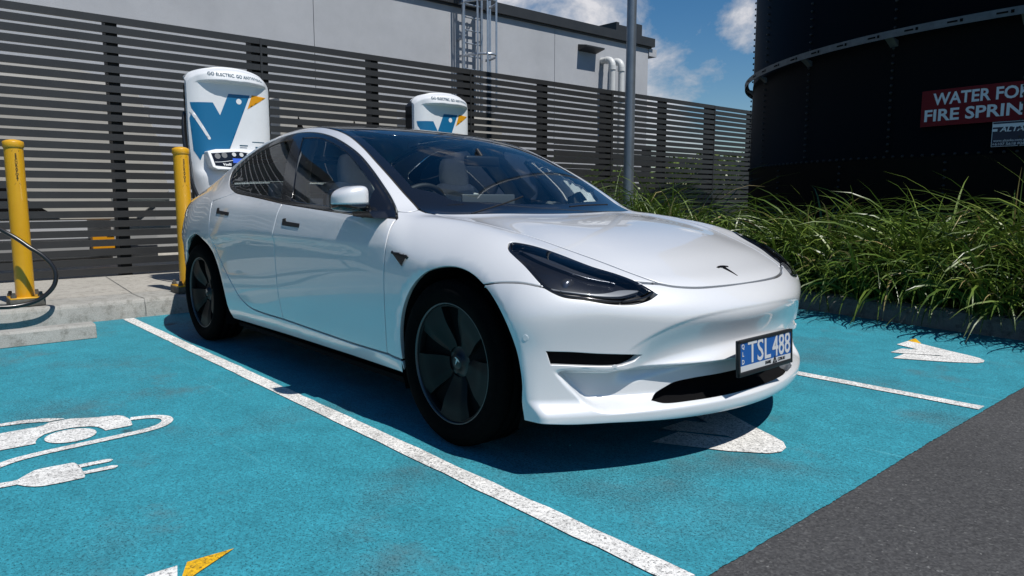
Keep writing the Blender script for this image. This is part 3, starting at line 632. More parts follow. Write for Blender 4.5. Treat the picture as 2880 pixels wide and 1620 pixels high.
def seat(x, y):
    st = bpy.data.objects.new('front_seat', None); COL.objects.link(st); st.parent = CAR
    b = MB(); b.rbox((x - .02, y - .25, .40), (x + .50, y + .25, .56), .06, 0, 4); b.build('seat_base', M['seat'], st)
    def pad(z0, z1, w0, w1, th, x0, x1, name, e=.5):
        b = MB(); n, k = 32, 20; vs = []; fs = []
        for i in range(k + 1):
            t = i / k; ph = -math.pi / 2 + math.pi * t; ce = abs(math.cos(ph))**.45
            z = z0 + (z1 - z0) * (.5 + .5 * sq(math.sin(ph), .62)); g = (z - z0) / (z1 - z0); w = w0 + (w1 - w0) * sst(.35, 1, g)
            for j in range(n):
                a = 2 * math.pi * j / n; vs.append((x0 + (x1 - x0) * g + th * ce * sq(math.cos(a), .7), y + w * ce * sq(math.sin(a), .6), z))
        for i in range(k):
            for j in range(n): fs.append((i * n + j, i * n + (j + 1) % n, (i + 1) * n + (j + 1) % n, (i + 1) * n + j))
        b.add(vs, fs, 0, True); return b.build(name, M['seat'], st)
    pad(.48, 1.085, .25, .205, .065, x, x - .18, 'seat_back'); pad(1.02, 1.245, .108, .096, .048, x - .17, x - .205, 'headrest')
    b = MB(); b.rbox((x - .24, y - .19, .62), (x - .2, y + .19, 1.02), .02); b.build('seat_shell', M['black_satin'], st)
seat(-1.455, .37); seat(-1.455, -.37)
b = MB(); b.rbox((-2.42, -.62, .40), (-1.95, .62, .60), .06, 0, 3); b.build('rear_bench', M['seat'], CAR)
b = MB(); b.rbox((-2.55, -.62, .55), (-2.42, .62, .98), .05, 0, 3)
for y in (-.4, 0, .4): b.rbox((-2.56, y - .13, .96), (-2.47, y + .13, 1.09), .03, 0, 3)
b.build('rear_backrest', M['seat'], CAR)
for s in (1, -1): b = MB(); b.tube([(-1.47, -.80 * s, .93), (-1.53, -.765 * s, 1.05), (-1.62, -.69 * s, 1.2), (-1.70, -.60 * s, 1.33)], [.05, .045, .04, .035], 10); b.build('centre_pillar', M['lining'], CAR)
b = MB(); b.rbox((-.90, -.12, 1.155), (-.87, .12, 1.215), .015, 0, 3); b.tube([(-.89, 0, 1.21), (-.93, 0, 1.25)], .012, 8); b.build('rear_view_mirror', M['black_satin'], CAR)
for s, n in ((1, -.50), (-1, .14)):
    b = MB(); q = top(v3(f'-.345,{n} -.37,{n + .12} -.40,{n + .26} -.44,{n + .40}')) + [0, 0, .012]; b.tube(cr(q - [.0, 0, .012], .04), .004, 8); b.build('wiper', M['black_satin'], CAR)
# ------------------------------------------------------------------ ground, kerbs, markings
def grid_sheet(name, x0, x1, y0, y1, z, m, step=1.0):
    b = MB(); b.add([(x0, y0, z), (x1, y0, z), (x1, y1, z), (x0, y1, z)], [(0, 1, 2, 3)]); return b.build(name, m, fix=False)
def asphalt():
    m = mat('asphalt', (.05, .05, .052), .88, spec=.2)
    tc = nd(m, 'ShaderNodeTexCoord'); vo = nd(m, 'ShaderNodeTexVoronoi', Scale=150., Randomness=1.); lk(m, tc, 'Object', vo, 'Vector')
    r = ramp(m, [(0., (.042, .042, .044)), (.6, (.070, .070, .072)), (.90, (.095, .095, .095)), (.985, (.20, .20, .195))]); lk(m, vo, 'Color', r, 'Fac')
    fi = noise(m, 70, 6, .75); rf = ramp(m, [(.3, .72), (.7, 1.25)]); lk(m, fi, 'Fac', rf, 'Fac')
    big = noise(m, .7, 6, .65); rb = ramp(m, [(.3, .82), (.7, 1.12)]); lk(m, big, 'Fac', rb, 'Fac'); c = mixc(m, 1., (r, 0), (rb, 0), 'MULTIPLY'); setc(m, mixc(m, 1., c, (rf, 0), 'MULTIPLY'))
    bump(m, fi, 'Fac', .7, .008); return m
M['asphalt'] = asphalt()
M['bay'] = paint_ground('blue_bay_paint', (.036, .275, .350), (.075, .205, .245), (.012, .085, .110), (.14, .48, .56), (.085, .155, .17))
M['line'] = paint_ground('white_line_paint', (.76, .75, .72), (.62, .61, .58), (.12, .12, .12))
M['yellow_line'] = paint_ground('yellow_line_paint', (.78, .44, .012), (.68, .38, .02), (.16, .10, .02))
def concrete(name, a, b_, dirt):
    m = mat(name, a, .85, spec=.25); n = noise(m, 3.2, 7, .7); r = ramp(m, [(.3, a), (.7, b_)]); lk(m, n, 'Fac', r, 'Fac')
    n2 = noise(m, 14, 8, .75); r2 = ramp(m, [(.50, 0.), (.66, 1.)]); lk(m, n2, 'Fac', r2, 'Fac')
    c = mixc(m, (r2, 0), (r, 0), dirt); n3 = noise(m, 160, 3, .6); r3 = ramp(m, [(.35, .82), (.65, 1.1)]); lk(m, n3, 'Fac', r3, 'Fac')
    setc(m, mixc(m, 1., c, (r3, 0), 'MULTIPLY')); bump(m, n3, 'Fac', .35, .004); return m
M['kerb'] = concrete('kerb_concrete', (.36, .355, .33), (.29, .285, .265), (.19, .185, .165))
M['slab'] = concrete('slab_concrete', (.42, .40, .36), (.33, .315, .28), (.24, .225, .20))
M['dark_kerb'] = concrete('weathered_kerb_concrete', (.20, .20, .19), (.14, .14, .135), (.08, .08, .075))
tag(grid_sheet('ground', -70, 90, -90, 70, -.004, M['asphalt']), kind='structure')
b = MB(); ry = np.arange(-7.6, 3.76, .012); g_ = np.random.default_rng(5); wv = np.convolve(g_.normal(size=len(ry) + 8), np.ones(9) / 9, 'valid') * .004 + .008 * np.interp(ry, np.arange(-8, 5, .7), g_.normal(size=19)) * .35 + g_.normal(size=len(ry)) * .0008
vs = [(-4.21, 3.75, 0), (-4.21, -7.6, 0)] + [(1.262 + w_, y, 0) for y, w_ in zip(ry, wv)]; b.add(vs, [tuple(range(len(vs)))]); tag(b.build('bay_surface', M['bay'], fix=False), kind='structure')
def flat(name, polys, z, m, label, cat, group=None):
    b = MB()
    for p in polys: n = len(p); b.add([(x, y, z) for x, y in p], [tuple(range(n))])
    o = b.build(name, m, fix=False); me = o.data
    bm = bmesh.new(); bm.from_mesh(me); bmesh.ops.triangulate(bm, faces=bm.faces[:])
    for f in bm.faces:
        if f.normal.z < 0: f.normal_flip()
    bm.to_mesh(me); bm.free(); return tag(o, label, cat, group)
def wob(x0, x1, ya, yb, n=60):
    t = np.linspace(0, 1, n); r = np.random.default_rng(int(ya * 100) % 97)
    return [(x0 + (x1 - x0) * a, ya + r.normal() * .0016) for a in t] + [(x0 + (x1 - x0) * a, yb + r.normal() * .0016) for a in t[::-1]]
LN = 'white lines between the charging bays'
flat('bay_line', [wob(-4.18, 1.245, -1.093, -1.012)], .004, M['line'], 'long white bay line on the driver side of the white car', 'road marking', LN)
flat('bay_line', [wob(-4.18, 1.245, 1.262, 1.342)], .004, M['line'], 'white bay line beyond the white car running out past its front bumper', 'road marking', LN)
flat('bay_line', [wob(-4.18, 1.245, -3.48, -3.40)], .004, M['line'], 'white bay line outside the frame on the near side of the empty bay', 'road marking', LN)
# the electric vehicle symbol
SY = dict(
 body=[(-1.35, -2.23), (-1.352, -2.146), (-1.35, -2.1), (-1.363, -2.069), (-1.389, -2.046), (-1.392, -1.966), (-1.35, -1.898), (-1.308, -1.794), (-1.281, -1.777), (-1.229, -1.769), (-1.182, -1.77), (-1.115, -1.78), (-1.106, -1.788), (-1.104, -1.888), (-1.137, -1.89), (-1.178, -1.9), (-1.212, -1.923), (-1.242, -1.987), (-1.24, -2.041), (-1.216, -2.092), (-1.171, -2.123), (-1.13, -2.136), (-1.103, -2.138), (-1.104, -2.40), (-1.13, -2.402), (-1.18, -2.42), (-1.22, -2.46), (-1.235, -2.52), (-1.21, -2.58), (-1.16, -2.62), (-1.105, -2.635), (-1.105, -2.74), (-1.20, -2.76), (-1.30, -2.74), (-1.345, -2.66)],
 wheel=[(-1.125 + .095 * math.cos(a), -2.012 + .093 * math.sin(a)) for a in np.linspace(0, 2 * math.pi, 40)[:-1]],
 rear_wheel=[(-1.125 + .095 * math.cos(a), -2.515 + .093 * math.sin(a)) for a in np.linspace(0, 2 * math.pi, 40)[:-1]],
 roof=[(-1.36, -2.66), (-1.46, -2.52), (-1.503, -2.36), (-1.508, -2.212), (-1.507, -2.134), (-1.47, -2.045), (-1.409, -1.982), (-1.404, -2.044), (-1.42, -2.066), (-1.452, -2.141), (-1.465, -2.217), (-1.462, -2.36), (-1.42, -2.52), (-1.37, -2.6)],
 prong=[(-0.725, -2.063), (-0.723, -1.968), (-0.71, -1.951), (-0.699, -1.95), (-0.685, -1.962), (-0.689, -2.063)],
 prong2=[(-0.64, -2.063), (-0.637, -1.968), (-0.623, -1.952), (-0.612, -1.953), (-0.6, -1.969), (-0.607, -2.063)],
 plug=[(-.703, -2.45), (-0.705, -2.301), (-0.698, -2.265), (-0.702, -2.25), (-0.733, -2.224), (-0.767, -2.191), (-0.771, -2.164), (-0.764, -2.074), (-0.757, -2.066), (-0.717, -2.06), (-0.666, -2.06), (-0.592, -2.064), (-0.57, -2.07), (-0.571, -2.148), (-0.578, -2.194), (-0.591, -2.217), (-0.618, -2.24), (-0.651, -2.258), (-0.656, -2.307), (-.655, -2.45)])
cab = cr(v3('-1.214,-1.765 -1.186,-1.683 -1.143,-1.645 -1.097,-1.642 -1.063,-1.655 -1.024,-1.690 -.997,-1.752 -.985,-1.852 -.975,-1.97 -.965,-2.10 -.957,-2.162 -.939,-2.231 -.912,-2.278 -.87,-2.34 -.80,-2.42 -.74,-2.45 -.68,-2.45'), .02)
tn = np.gradient(cab, axis=0); tn /= np.linalg.norm(tn, axis=1)[:, None]; nn = np.c_[-tn[:, 1], tn[:, 0]] * .0235
cable_poly = [tuple(a) for a in np.vstack([cab + nn, (cab - nn)[::-1]])]
flat('charging_symbol', list(SY.values()) + [cable_poly], .0042, M['line'], 'white electric car and plug symbol painted on the empty blue bay', 'road marking')
RW = [(.381, 2.576), (.388, 2.761), (.487, 2.72), (.688, 2.615), (.819, 2.555), (.89, 2.516), (.932, 2.461), (.943, 2.402), (.922, 2.35), (.803, 2.254), (.537, 2.112), (.532, 2.301), (.732, 2.404), (.694, 2.412), (.504, 2.298), (.456, 2.284), (.458, 2.453), (.546, 2.502)]
RY = [(.385, 2.757), (.383, 2.899), (.486, 2.723)]
GB = 'winged arrow marks at the mouths of the bays'
for dy, lab in ((0, 'white winged mark with yellow tip on the bay between the car and the planter'), (-2.372, 'white winged mark half in the shadow under the front of the car')):
    m = thing('bay_emblem', lab, 'road marking', group=GB)
    for nm, P, mt in (('wing', RW, M['line']), ('beak', RY, M['yellow_line'])):
        o = flat(nm, [[(x + (-.02 if dy else 0), y + dy) for x, y in P]], .0044, mt, None, None); o.parent = m
m = thing('bay_emblem', 'white and yellow winged mark cut off by the bottom edge in the empty bay', 'road marking', group=GB)
o = flat('wing', [[(.294, -2.092), (.296, -2.019), (.40, -2.05), (.62, -2.16), (.82, -2.24), (.90, -2.31), (.90, -2.40), (.76, -2.44), (.55, -2.36), (.34, -2.22)]], .0044, M['line'], None, None); o.parent = m
o = flat('beak', [[(.293, -1.993), (.3, -1.868), (.376, -1.999), (.40, -2.03), (.36, -2.026)]], .0044, M['yellow_line'], None, None); o.parent = m
def kerb(name, path, prof, m, kind='structure'):
    """profile (offset to the left of the path, height) swept along a ground path"""
    P = np.array(path, float); t = np.gradient(P, axis=0); t /= np.linalg.norm(t, axis=1)[:, None]; n = np.c_[-t[:, 1], t[:, 0]]
    b = MB(); k = len(prof); vs = [(p[0] + q[0] * o, p[1] + q[1] * o, z) for p, q in zip(P, n) for o, z in prof]
    b.add(vs, [(i * k + j, i * k + j + 1, (i + 1) * k + j + 1, (i + 1) * k + j) for i in range(len(P) - 1) for j in range(k - 1)], 0, False)
    return tag(b.build(name, m), kind=kind)
prof = [(0, -.02), (0, .0), (.012, .06), (.028, .118), (.040, .136), (.060, .147), (.09, .15), (.45, .151)]
ky = [-7.6] + list(np.arange(-7.5, 3.6, .25)) + [3.9]
kerb('rear_kerb', [(-4.205 + .004 * math.sin(y * 2.1), y) for y in ky], prof, M['kerb'])
# expansion joint cracks and the paved apron
b = MB(); b.add([(-4.655, -7.6, .1512), (-4.655, 12, .1512), (-24, 12, .155), (-24, -12, .155), (-4.655, -12, .151)], [(0, 1, 2, 3, 4)]); tag(b.build('pavement', M['slab'], fix=False), kind='structure')
b = MB()
for y in (-6.2, -4.0, -.9, 1.3, 3.1):
    q = [(-4.203, .02), (-4.217, .06), (-4.235, .12), (-4.27, .1485), (-4.4, .1535), (-4.66, .1545)]
    rr = np.random.default_rng(int(y * 10) % 50); ys = y + np.cumsum(rr.normal(size=len(q)) * .008)
    vs = [(x + .0035, yy + s * .003, z + .0022) for (x, z), yy in zip(q, ys) for s in (-1, 1)]
    b.add(vs, [(2 * i, 2 * i + 1, 2 * i + 3, 2 * i + 2) for i in range(len(q) - 1)])
for (xa, ya, xb, yb) in ((-4.66, -.9, -6.3, -.75), (-4.655, -7, -4.655, 3.6), (-4.66, 1.3, -6.3, 1.35), (-4.66, -3.5, -6.3, -3.5)):
    d = Vector((yb - ya, xa - xb, 0)).normalized() * .003; b.add([(xa + d.x, ya + d.y, .1555), (xb + d.x, yb + d.y, .1568), (xb - d.x, yb - d.y, .1568), (xa - d.x, ya - d.y, .1555)], [(0, 1, 2, 3)])
tag(b.build('pavement_joints', M['dark_kerb'], fix=False), kind='structure')
b = MB(); b.prism([(-3.435, 0), (-3.452, .085), (-3.468, .10), (-3.585, .102), (-3.602, .086), (-3.615, 0)], lambda u, v, d: (u, d, v), -3.10, -1.432)
tag(b.build('wheel_stop', M['kerb'], bevel=.006), 'low grey concrete wheel stop in front of the kerb in the empty bay', 'wheel stop')
b = MB()
pk = [(-6.1, 4.22), (-5, 4.10), (-4, 3.98), (-3, 3.86), (-2, 3.75), (-1.2, 3.67), (-.84, 3.625), (-.3, 3.545), (.3, 3.455), (.7, 3.41), (1.2, 3.38), (2, 3.36), (3.2, 3.36), (4.5, 3.36)]
kerb('planter_kerb', cr(pk, .2), [(0, -.02), (0, .0), (.02, .09), (.05, .135), (.09, .15), (.17, .15), (.18, .10)], M['dark_kerb'])
M['soil'] = varied('planter_mulch', (.022, .016, .011), (.05, .036, .024), 25, .95, .8, 60)
pkn = np.array(pk); b = MB(); vs = [(x, y + .15, .11) for x, y in pk] + [(4.5, 14, .11), (-6.1, 14, .11)]
b.add(vs, [tuple(range(len(vs)))]); tag(b.build('planter_soil', M['soil'], fix=False), kind='structure')
# ------------------------------------------------------------------ bollards and the loose cable
M['yellow'] = varied('yellow_post_paint', (.64, .335, .008), (.60, .30, .008), 6, .34, .03, 90, coat=.35)
M['yellow_print'] = mat('black_print', (.015, .010, .006), .5)
M['base_metal'] = varied('grubby_base_plate', (.12, .115, .10), (.055, .052, .045), 20, .8)
def bollard(x, y, label):
    t = thing('bollard', label, 'bollard', (x, y, .1545), 0, 'yellow safety posts along the rear kerb'); r = .064
    b = MB(); b.lathe([(r, .068), (r, 1.205)], 48); b.build('post', M['yellow'], t)
    b = MB(); b.lathe([(r + .004, 1.205), (r + .0065, 1.208), (r + .0065, 1.246), (r + .004, 1.250), (r - .02, 1.262), (.012, 1.268), (0, 1.269)], 48); b.lathe([(r, 1.206), (r + .0065, 1.208)], 48); b.build('cap', M['yellow'], t)
    b = MB(); b.rbox((-.115, -.115, 0), (.115, .115, .056), .004); b.build('base', M['base_metal'], t)
    b = MB(); b.rbox((-.113, -.113, .0562), (.113, .113, .068), .003); b.build('base_plate', M['yellow'], t)
    for i, j in ((1, 1), (1, -1), (-1, 1), (-1, -1)):
        b = MB(); b.lathe([(.0, .108), (.011, .108), (.013, .10), (.013, .09), (.02, .089), (.02, .0682)], 8, 0, 'z', (.088 * i, .088 * j, 0), False); b.build('bolt', M['base_metal'], t)
    b = MB(); wrap = lambda a0: (lambda u, v, w: ((r + .0008 + max(w, 0)) * math.cos(a0 + u / r), (r + .0008 + max(w, 0)) * math.sin(a0 + u / r), v))
    a0 = R_(2)
    for i, c in enumerate('SECURAPOST'): put_text(b, c, .0255, (lambda f_: (lambda u, v, w: f_(u, v + 1.150 - .0208 * i, w)))(wrap(a0)), bold=.0007, ext=.0004)
    for k, w in ((.0, .04), (.009, .030)): b.add([wrap(a0)(u, v + .925 + k, 0) for u, v in ((-w / 2, 0), (w / 2, 0), (w / 2, .004), (-w / 2, .004))], [(0, 1, 2, 3)])
    b.add([wrap(a0)(u, v + 1.172, 0) for u, v in ((-.024, 0), (.022, 0), (.026, .013), (-.018, .013))], [(0, 1, 2, 3)]); b.build('lettering', M['yellow_print'], t)
    return t
B0 = bollard(-4.42, -1.71, 'yellow bollard behind the loop of black charging cable')
for (x, y, lab) in ((-4.42, -.50, 'yellow bollard between the tall charger and the rear wheel of the car'), (-4.42, .74, 'yellow bollard seen through the windscreen left of the seat'), (-4.42, 2.90, 'yellow bollard seen through the windscreen right of the seat')): dup(B0, (x, y, .1545), 0, lab)
M['cable'] = mat('black_cable', (.012, .012, .013), .28, 0, .2)
b = MB(); cb = v3('-4.9,-3.2,.155 -4.75,-3.0,.17 -4.6,-2.75,.50 -4.45,-2.35,.95 -4.32,-2.02,.86 -4.27,-1.81,.72 -4.24,-1.745,.668 -4.20,-1.685,.61 -4.17,-1.62,.555 -4.14,-1.565,.48 -4.12,-1.545,.41 -4.11,-1.558,.335 -4.11,-1.60,.275 -4.115,-1.67,.222 -4.12,-1.75,.196 -4.12,-1.85,.186 -4.13,-2.05,.20 -4.2,-2.35,.20 -4.35,-2.7,.18 -4.7,-3.2,.17')
b.tube(cr(cb, .03), .0165, 14); tag(b.build('charging_cable', M['cable']), 'thick black charging cable looping in front of the first bollard', 'cable')
# ------------------------------------------------------------------ chargers
M['shell'] = varied('white_charger_shell', (.70, .715, .73), (.66, .675, .69), 3, .38, coat=.3)
M['teal'] = mat('blue_vinyl', (.006, .125, .270), .38)
M['navy'] = mat('dark_teal_print', (.004, .060, .105), .5)
M['orange'] = mat('orange_vinyl', (.62, .27, .006), .4)
M['lcd'] = mat('blue_display', (.01, .08, .5), .3); bsdf(M['lcd']).inputs['Emission Color'].default_value = (.01, .10, .7, 1); bsdf(M['lcd']).inputs['Emission Strength'].default_value = .05
M['grey_lip'] = mat('grey_lip', (.42, .43, .43), .5)
def charger(y0, label):
    """local frame: origin on the slab under the middle of the front face; front faces +x"""
    t = thing('charging_station', label, 'charger', (-4.75, y0, .156), 0, 'rapid chargers standing along the fence'); H = -.156; Wd = .389
    def half(z):                                                     # half width of the shell by height
        return Wd - .012 * sst(1.2, 1.9, z) * 0 - .055 * (1 - sst(.55, 1.45, z))
    def topz(u): return 1.974 + .072 * (1 - (u / Wd)**2) - .035 * (abs(u) / Wd)**14
    def fx(u, z):                                                    # front surface
        e = abs(u) / max(half(z), .05); x = -.075 * (e**6) - .02 * e**2
        brow = .085 * max(0., 1 - abs((u - .015) / .335)**3); zb = 1.885 + .012 * (1 - (u / .335)**2)
        x += brow * float(sst(zb - .004, zb + .014, z)) * float(1 - .45 * sst(zb, topz(u), z))
        x -= .05 * float(sst(topz(u) - .07, topz(u), z))**2 * 1.6
        x += .085 * float(sst(1.12, 1.02, z)) * (1 - e**4)
        return x
    zz = sorted(set(list(np.linspace(.0, 1, 14)) + list(np.linspace(.42, .62, 10)) + list(np.linspace(.89, .985, 24)) + list(np.linspace(.93, 1.0, 24))))
    uu = [math.sin(a) for a in np.linspace(-math.pi / 2, math.pi / 2, 45)]
    b = MB(); vs = []; fs = []; n = len(uu)
    for s in zz:
        for u_ in uu:
            zt = topz(u_ * Wd); z = .30 + (zt - .30) * s; 
            u = u_ * half(z); vs.append((fx(u, z), u, z))
    # brow edge needs rows that follow it
    for i in range(len(zz) - 1):
        for j in range(n - 1): q = i * n + j; fs.append((q, q + 1, q + n + 1, q + n))
    b.add(vs, fs, 0, True)
    ring = [i * n for i in range(len(zz))] + [(len(zz) - 1) * n + j for j in range(1, n)] + [i * n + n - 1 for i in range(len(zz) - 2, -1, -1)]
    P = [vs[i] for i in ring]; m = len(P); b.add(P + [(-.14, p[1], p[2]) for p in P], [(i, i + 1, m + i + 1, m + i) for i in range(m - 1)], 0, False)
    o = b.build('front_shell', M['shell'], t)
    b = MB(); Q = [(p[1] * .86, p[2] - .05 if p[2] > 1.8 else p[2]) for p in P]; b.prism(Q, lambda u, v, d: (d, u, v), -.36, -.138); b.build('rear_housing', M['black_satin'], t)
    b = MB(); b.rbox((-.40, -.30, 0), (-.05, .30, .34), .02); b.build('plinth', M['grey_lip'], t)
    # artwork laid on the shell
    def art(name, polys, mt, d=.0022, nsub=14):
        b = MB()
        for poly in polys:
            V = []; k = len(poly)
            for i in range(k):
                a, c = np.array(poly[i]), np.array(poly[(i + 1) % k]); q = max(1, int(np.linalg.norm(c - a) / .025)); V += [a + (c - a) * j / q for j in range(q)]
            V = np.array(V); lo, hi = V.min(0), V.max(0); gx, gy = np.meshgrid(np.arange(lo[0], hi[0], .022), np.arange(lo[1], hi[1], .012)); G_ = np.c_[gx.ravel(), gy.ravel()]; G_ = G_[inside(G_, [V])]; G_ = G_[~neardist(G_, V, .009)]
            A = np.vstack([V, G_]); r = delaunay_2d_cdt([Vector(a) for a in A], [(i, (i + 1) % len(V)) for i in range(len(V))], [], 0, 1e-6)
            W2 = np.array([tuple(a) for a in r[0]]); T = [q for q in r[2]]; C = np.array([W2[list(q)].mean(0) for q in T]); ok = inside(C, [V])
            b.add([(fx(u, z) + d, u, z) for u, z in W2], [tuple(q) for q, g in zip(T, ok) if g], 0, True)
        return b.build(name, mt, t, fix=True)
    L = lambda pts: [(y - .10, z + H) for y, z in pts]
    ci = lambda cy, cz, r, n=24: [(cy + r * math.cos(a), cz + r * math.sin(a)) for a in np.linspace(0, 2 * math.pi, n + 1)[:-1]]
    bird = L([(-.272, 1.858), (-.087, 1.864), (-.027, 1.752), (.059, 1.955), (.263, 1.957), (.040, 1.418), (-.10, 1.42), (-.195, 1.385), (-.215, 1.33), (-.262, 1.42), (-.279, 1.714), (-.264, 1.775), (-.262, 1.80)])
    art('bird_emblem', [bird], M['teal'])
    art('beak_emblem', [L([(.286, 1.962), (.438, 1.953), (.236, 1.826)])], M['orange'])
    art('wing_stripe', [L([(-.276, 1.80), (-.262, 1.80), (-.120, 1.536), (-.126, 1.522), (-.142, 1.524), (-.280, 1.775)])], M['shell'], .0036); art('bird_eye', [L(ci(.155, 1.891, .026))], M['shell'], .0036)
    b = MB(); sl = 'GO ELECTRIC. GO ANYWHERE'; k = fit(sl, .043, .515, bold=.0004)
    put_text(b, sl, .043, lambda u, v, w: (fx(u * k + .022, v + 1.955) + .003 + max(w, 0) * .5, u * k + .022, v + 1.955 - .010 * ((u * k) / .26)), bold=.0004); b.build('slogan_lettering', M['navy'], t)
    # console
    cz0, cz1 = 1.085, 1.265; con = [(-.285, cz1 - .012), (-.20, cz1 + .012), (0, cz1 + .022), (.20, cz1 + .012), (.285, cz1 - .012), (.262, cz0 + .02), (.22, cz0), (-.22, cz0), (-.262, cz0 + .02)]
    b = MB(); tl = lambda u, v, d: (d + (cz1 - v) * .42, u, v); b.prism(con, tl, -.06, .065); b.build('console', M['shell'], t, bevel=.012)
    pn = [(-.255, cz1 - .028), (0, cz1 - .004), (.255, cz1 - .028), (.235, cz0 + .038), (0, cz0 + .018), (-.235, cz0 + .038)]
    b = MB(); b.prism(pn, tl, .06, .0675); c_ = b.build('control_panel', M['black_gloss'], t)
    b = MB()
    for u, v, r in ((-.20, 1.212, .026), (-.135, 1.222, .026)): b.prism([(u + r * math.cos(a), v + r * math.sin(a)) for a in np.linspace(0, 6.283, 25)[:-1]], tl, .0676, .0682)
    b.build('card_reader_mark', M['rim'], c_)
    for u in (-.045, .025, .095):
        b = MB(); b.prism([(u + .019 * math.cos(a), 1.232 + .019 * math.sin(a)) for a in np.linspace(0, 6.283, 25)[:-1]], tl, .0676, .073); b.build('push_button', M['grey_lip'], c_)
    b = MB(); b.prism([(-.065, 1.152), (.075, 1.152), (.075, 1.195), (-.065, 1.195)], tl, .0676, .069); b.build('display', M['lcd'], c_)
    b = MB(); cv = [(-.235 + .36 * i / 12, 1.155 + .045 * float(sst(0, 1, i / 12))) for i in range(13)]
    b.add([tl(u, v + s * .0017, .0684) for u, v in cv for s in (-1, 1)], [(2 * i, 2 * i + 1, 2 * i + 3, 2 * i + 2) for i in range(12)])
    put_text(b, 'Veefil', .034, lambda u, v, w: tl(u - .125, v + 1.135, .0684 + max(w, 0) * .3), bold=.0004); b.build('panel_lettering', M['sticker_white'], c_)
    art('notice_print', [L([(.145, 1.475), (.225, 1.475), (.225, 1.485), (.145, 1.485)]), L([(.145, 1.458), (.215, 1.458), (.215, 1.463), (.145, 1.463)]), L([(.30, 1.46), (.38, 1.46), (.38, 1.475), (.30, 1.475)]), L([(.27, 1.515), (.40, 1.515), (.40, 1.522), (.27, 1.522)])], M['navy'])
    # holster and sticker
    b = MB(); b.rbox((.03, -.235, .62), (.115, -.165, .93), .02); b.build('connector_holster', M['black_satin'], t)
    b = MB(); b.rbox((.11, -.125, .84), (.1165, -.02, .955), .004); s_ = b.build('number_sticker', M['sticker_white'], t)
    b = MB(); put_text(b, '2', .085, lambda u, v, w: (.1172, u - .072, v + .90), bold=.002); b.build('sticker_numeral', M['navy'], s_)
    b = MB(); b.tube(cr(v3('-.20,-.385,1.62 -.17,-.41,1.5 -.11,-.415,1.2 -.04,-.395,.95 .02,-.345,.78 .06,-.28,.66 .075,-.2,.60 .07,-.2,.66'), .04), .017, 10); b.build('holster_cable', M['cable'], t)
    return t
C0 = charger(.10, 'white rapid charger with blue bird emblem beside the rear of the car')
dup(C0, (-4.75, 2.60, .156), 0, 'white rapid charger with its top showing above the glass roof of the car')
# ------------------------------------------------------------------ fence
M['fence'] = varied('charcoal_fence', (.029, .030, .031), (.023, .024, .025), 4, .45)
M['fence_dark'] = mat('black_fence_post', (.006, .006, .007), .6)
def fence(x, y0, y1, z0, z1, joints, posts, label, ax=None):
    t = thing('slat_fence', label, 'fence', (x, (y0 + y1) / 2, z0)); P = lambda d, y, z: (d, y - (y0 + y1) / 2, z - z0)
    ed = [y0] + joints + [y1]; nsl = round((z1 - z0 - .02) / .1)
    for a, c in zip(ed[:-1], ed[1:]):
        b = MB()
        for k in range(nsl):
            zc_ = z0 + .045 + .1 * k; j = rng.normal(size=2) * .0015; b.box(P(-.045, a + .012, zc_ - .0348 + j[0]), P(0, c - .012, zc_ + .0348 + j[0]))
        b.build('slat_panel', M['fence'], t)
    for y in posts:
        b = MB(); b.box(P(-.19, y - .055, z0 - .02), P(-.046, y + .055, z1 - .02)); b.build('post', M['fence_dark'], t)
    for y in joints:
        b = MB(); b.box(P(-.20, y - .10, z0 - .02), P(-.047, y + .10, z1 - .02)); b.build('joint_post', M['fence_dark'], t)
        b = MB(); b.box(P(-.044, y - .0115, z0 + .01), P(.006, y + .0115, z1 - .01)); b.build('cover_strip', M['fence'], t)
    return t
fence(-6.30, -8.4, 16.6, .165, 2.855, [-5.25, -2.1, 1.045, 4.183, 7.32, 10.5, 13.6], [-6.8, -3.65, -.53, 2.60, 5.74, 8.9, 12.05], 'tall charcoal fence of horizontal slats behind the chargers')
fence(-9.4, 9.0, 26.0, .165, 2.25, [12.4, 18.6, 22], [10.6, 15.5, 20, 24], 'second charcoal slat fence glimpsed behind the first near the tank')
# ------------------------------------------------------------------ building
def wallmat():
    m = mat('grey_painted_wall', (.38, .39, .41), .85, spec=.25); n = noise(m, 1.2, 6, .65); r = ramp(m, [(.3, (.375, .388, .41)), (.7, (.415, .428, .45))]); lk(m, n, 'Fac', r, 'Fac')
    n2 = noise(m, 90, 4, .7); bump(m, n2, 'Fac', .5, .01); n4 = noise(m, .45, 7, .7); r4 = ramp(m, [(.35, .90), (.65, 1.04)]); lk(m, n4, 'Fac', r4, 'Fac'); setc(m, mixc(m, 1., (r, 0), (r4, 0), 'MULTIPLY'))
    return m
M['wall'] = wallmat(); M['trim'] = varied('dark_roof_trim', (.018, .019, .020), (.026, .027, .028), 3, .5)
M['galv'] = varied('galvanised_steel', (.36, .39, .43), (.46, .49, .52), 12, .38, metal=.75)
M['pvc'] = varied('white_pipe', (.62, .63, .62), (.56, .57, .56), 5, .45)
BX = -11.0
bd = thing('warehouse', 'long grey rendered building with dark roof edge behind the slat fence', 'building', (BX, 4, .155))
b = MB(); js = [-14, -6.9, -1.4, 4.08, 10.545, 14.247]
for a, c in zip(js[:-1], js[1:]): b.box((-9, a + .007 - 4, 0), (0, c - .007 - 4, 5.05))
b.box((-8.9, -17.9, 0), (-.02, 10.2, 5.04)); b.build('wall', M['wall'], bd)
b = MB(); b.box((-9.05, -18.1, 5.04), (.10, 10.42, 5.27)); b.box((-9.0, -18.05, 5.0), (.045, 10.34, 5.042)); b.build('roof', M['trim'], bd)
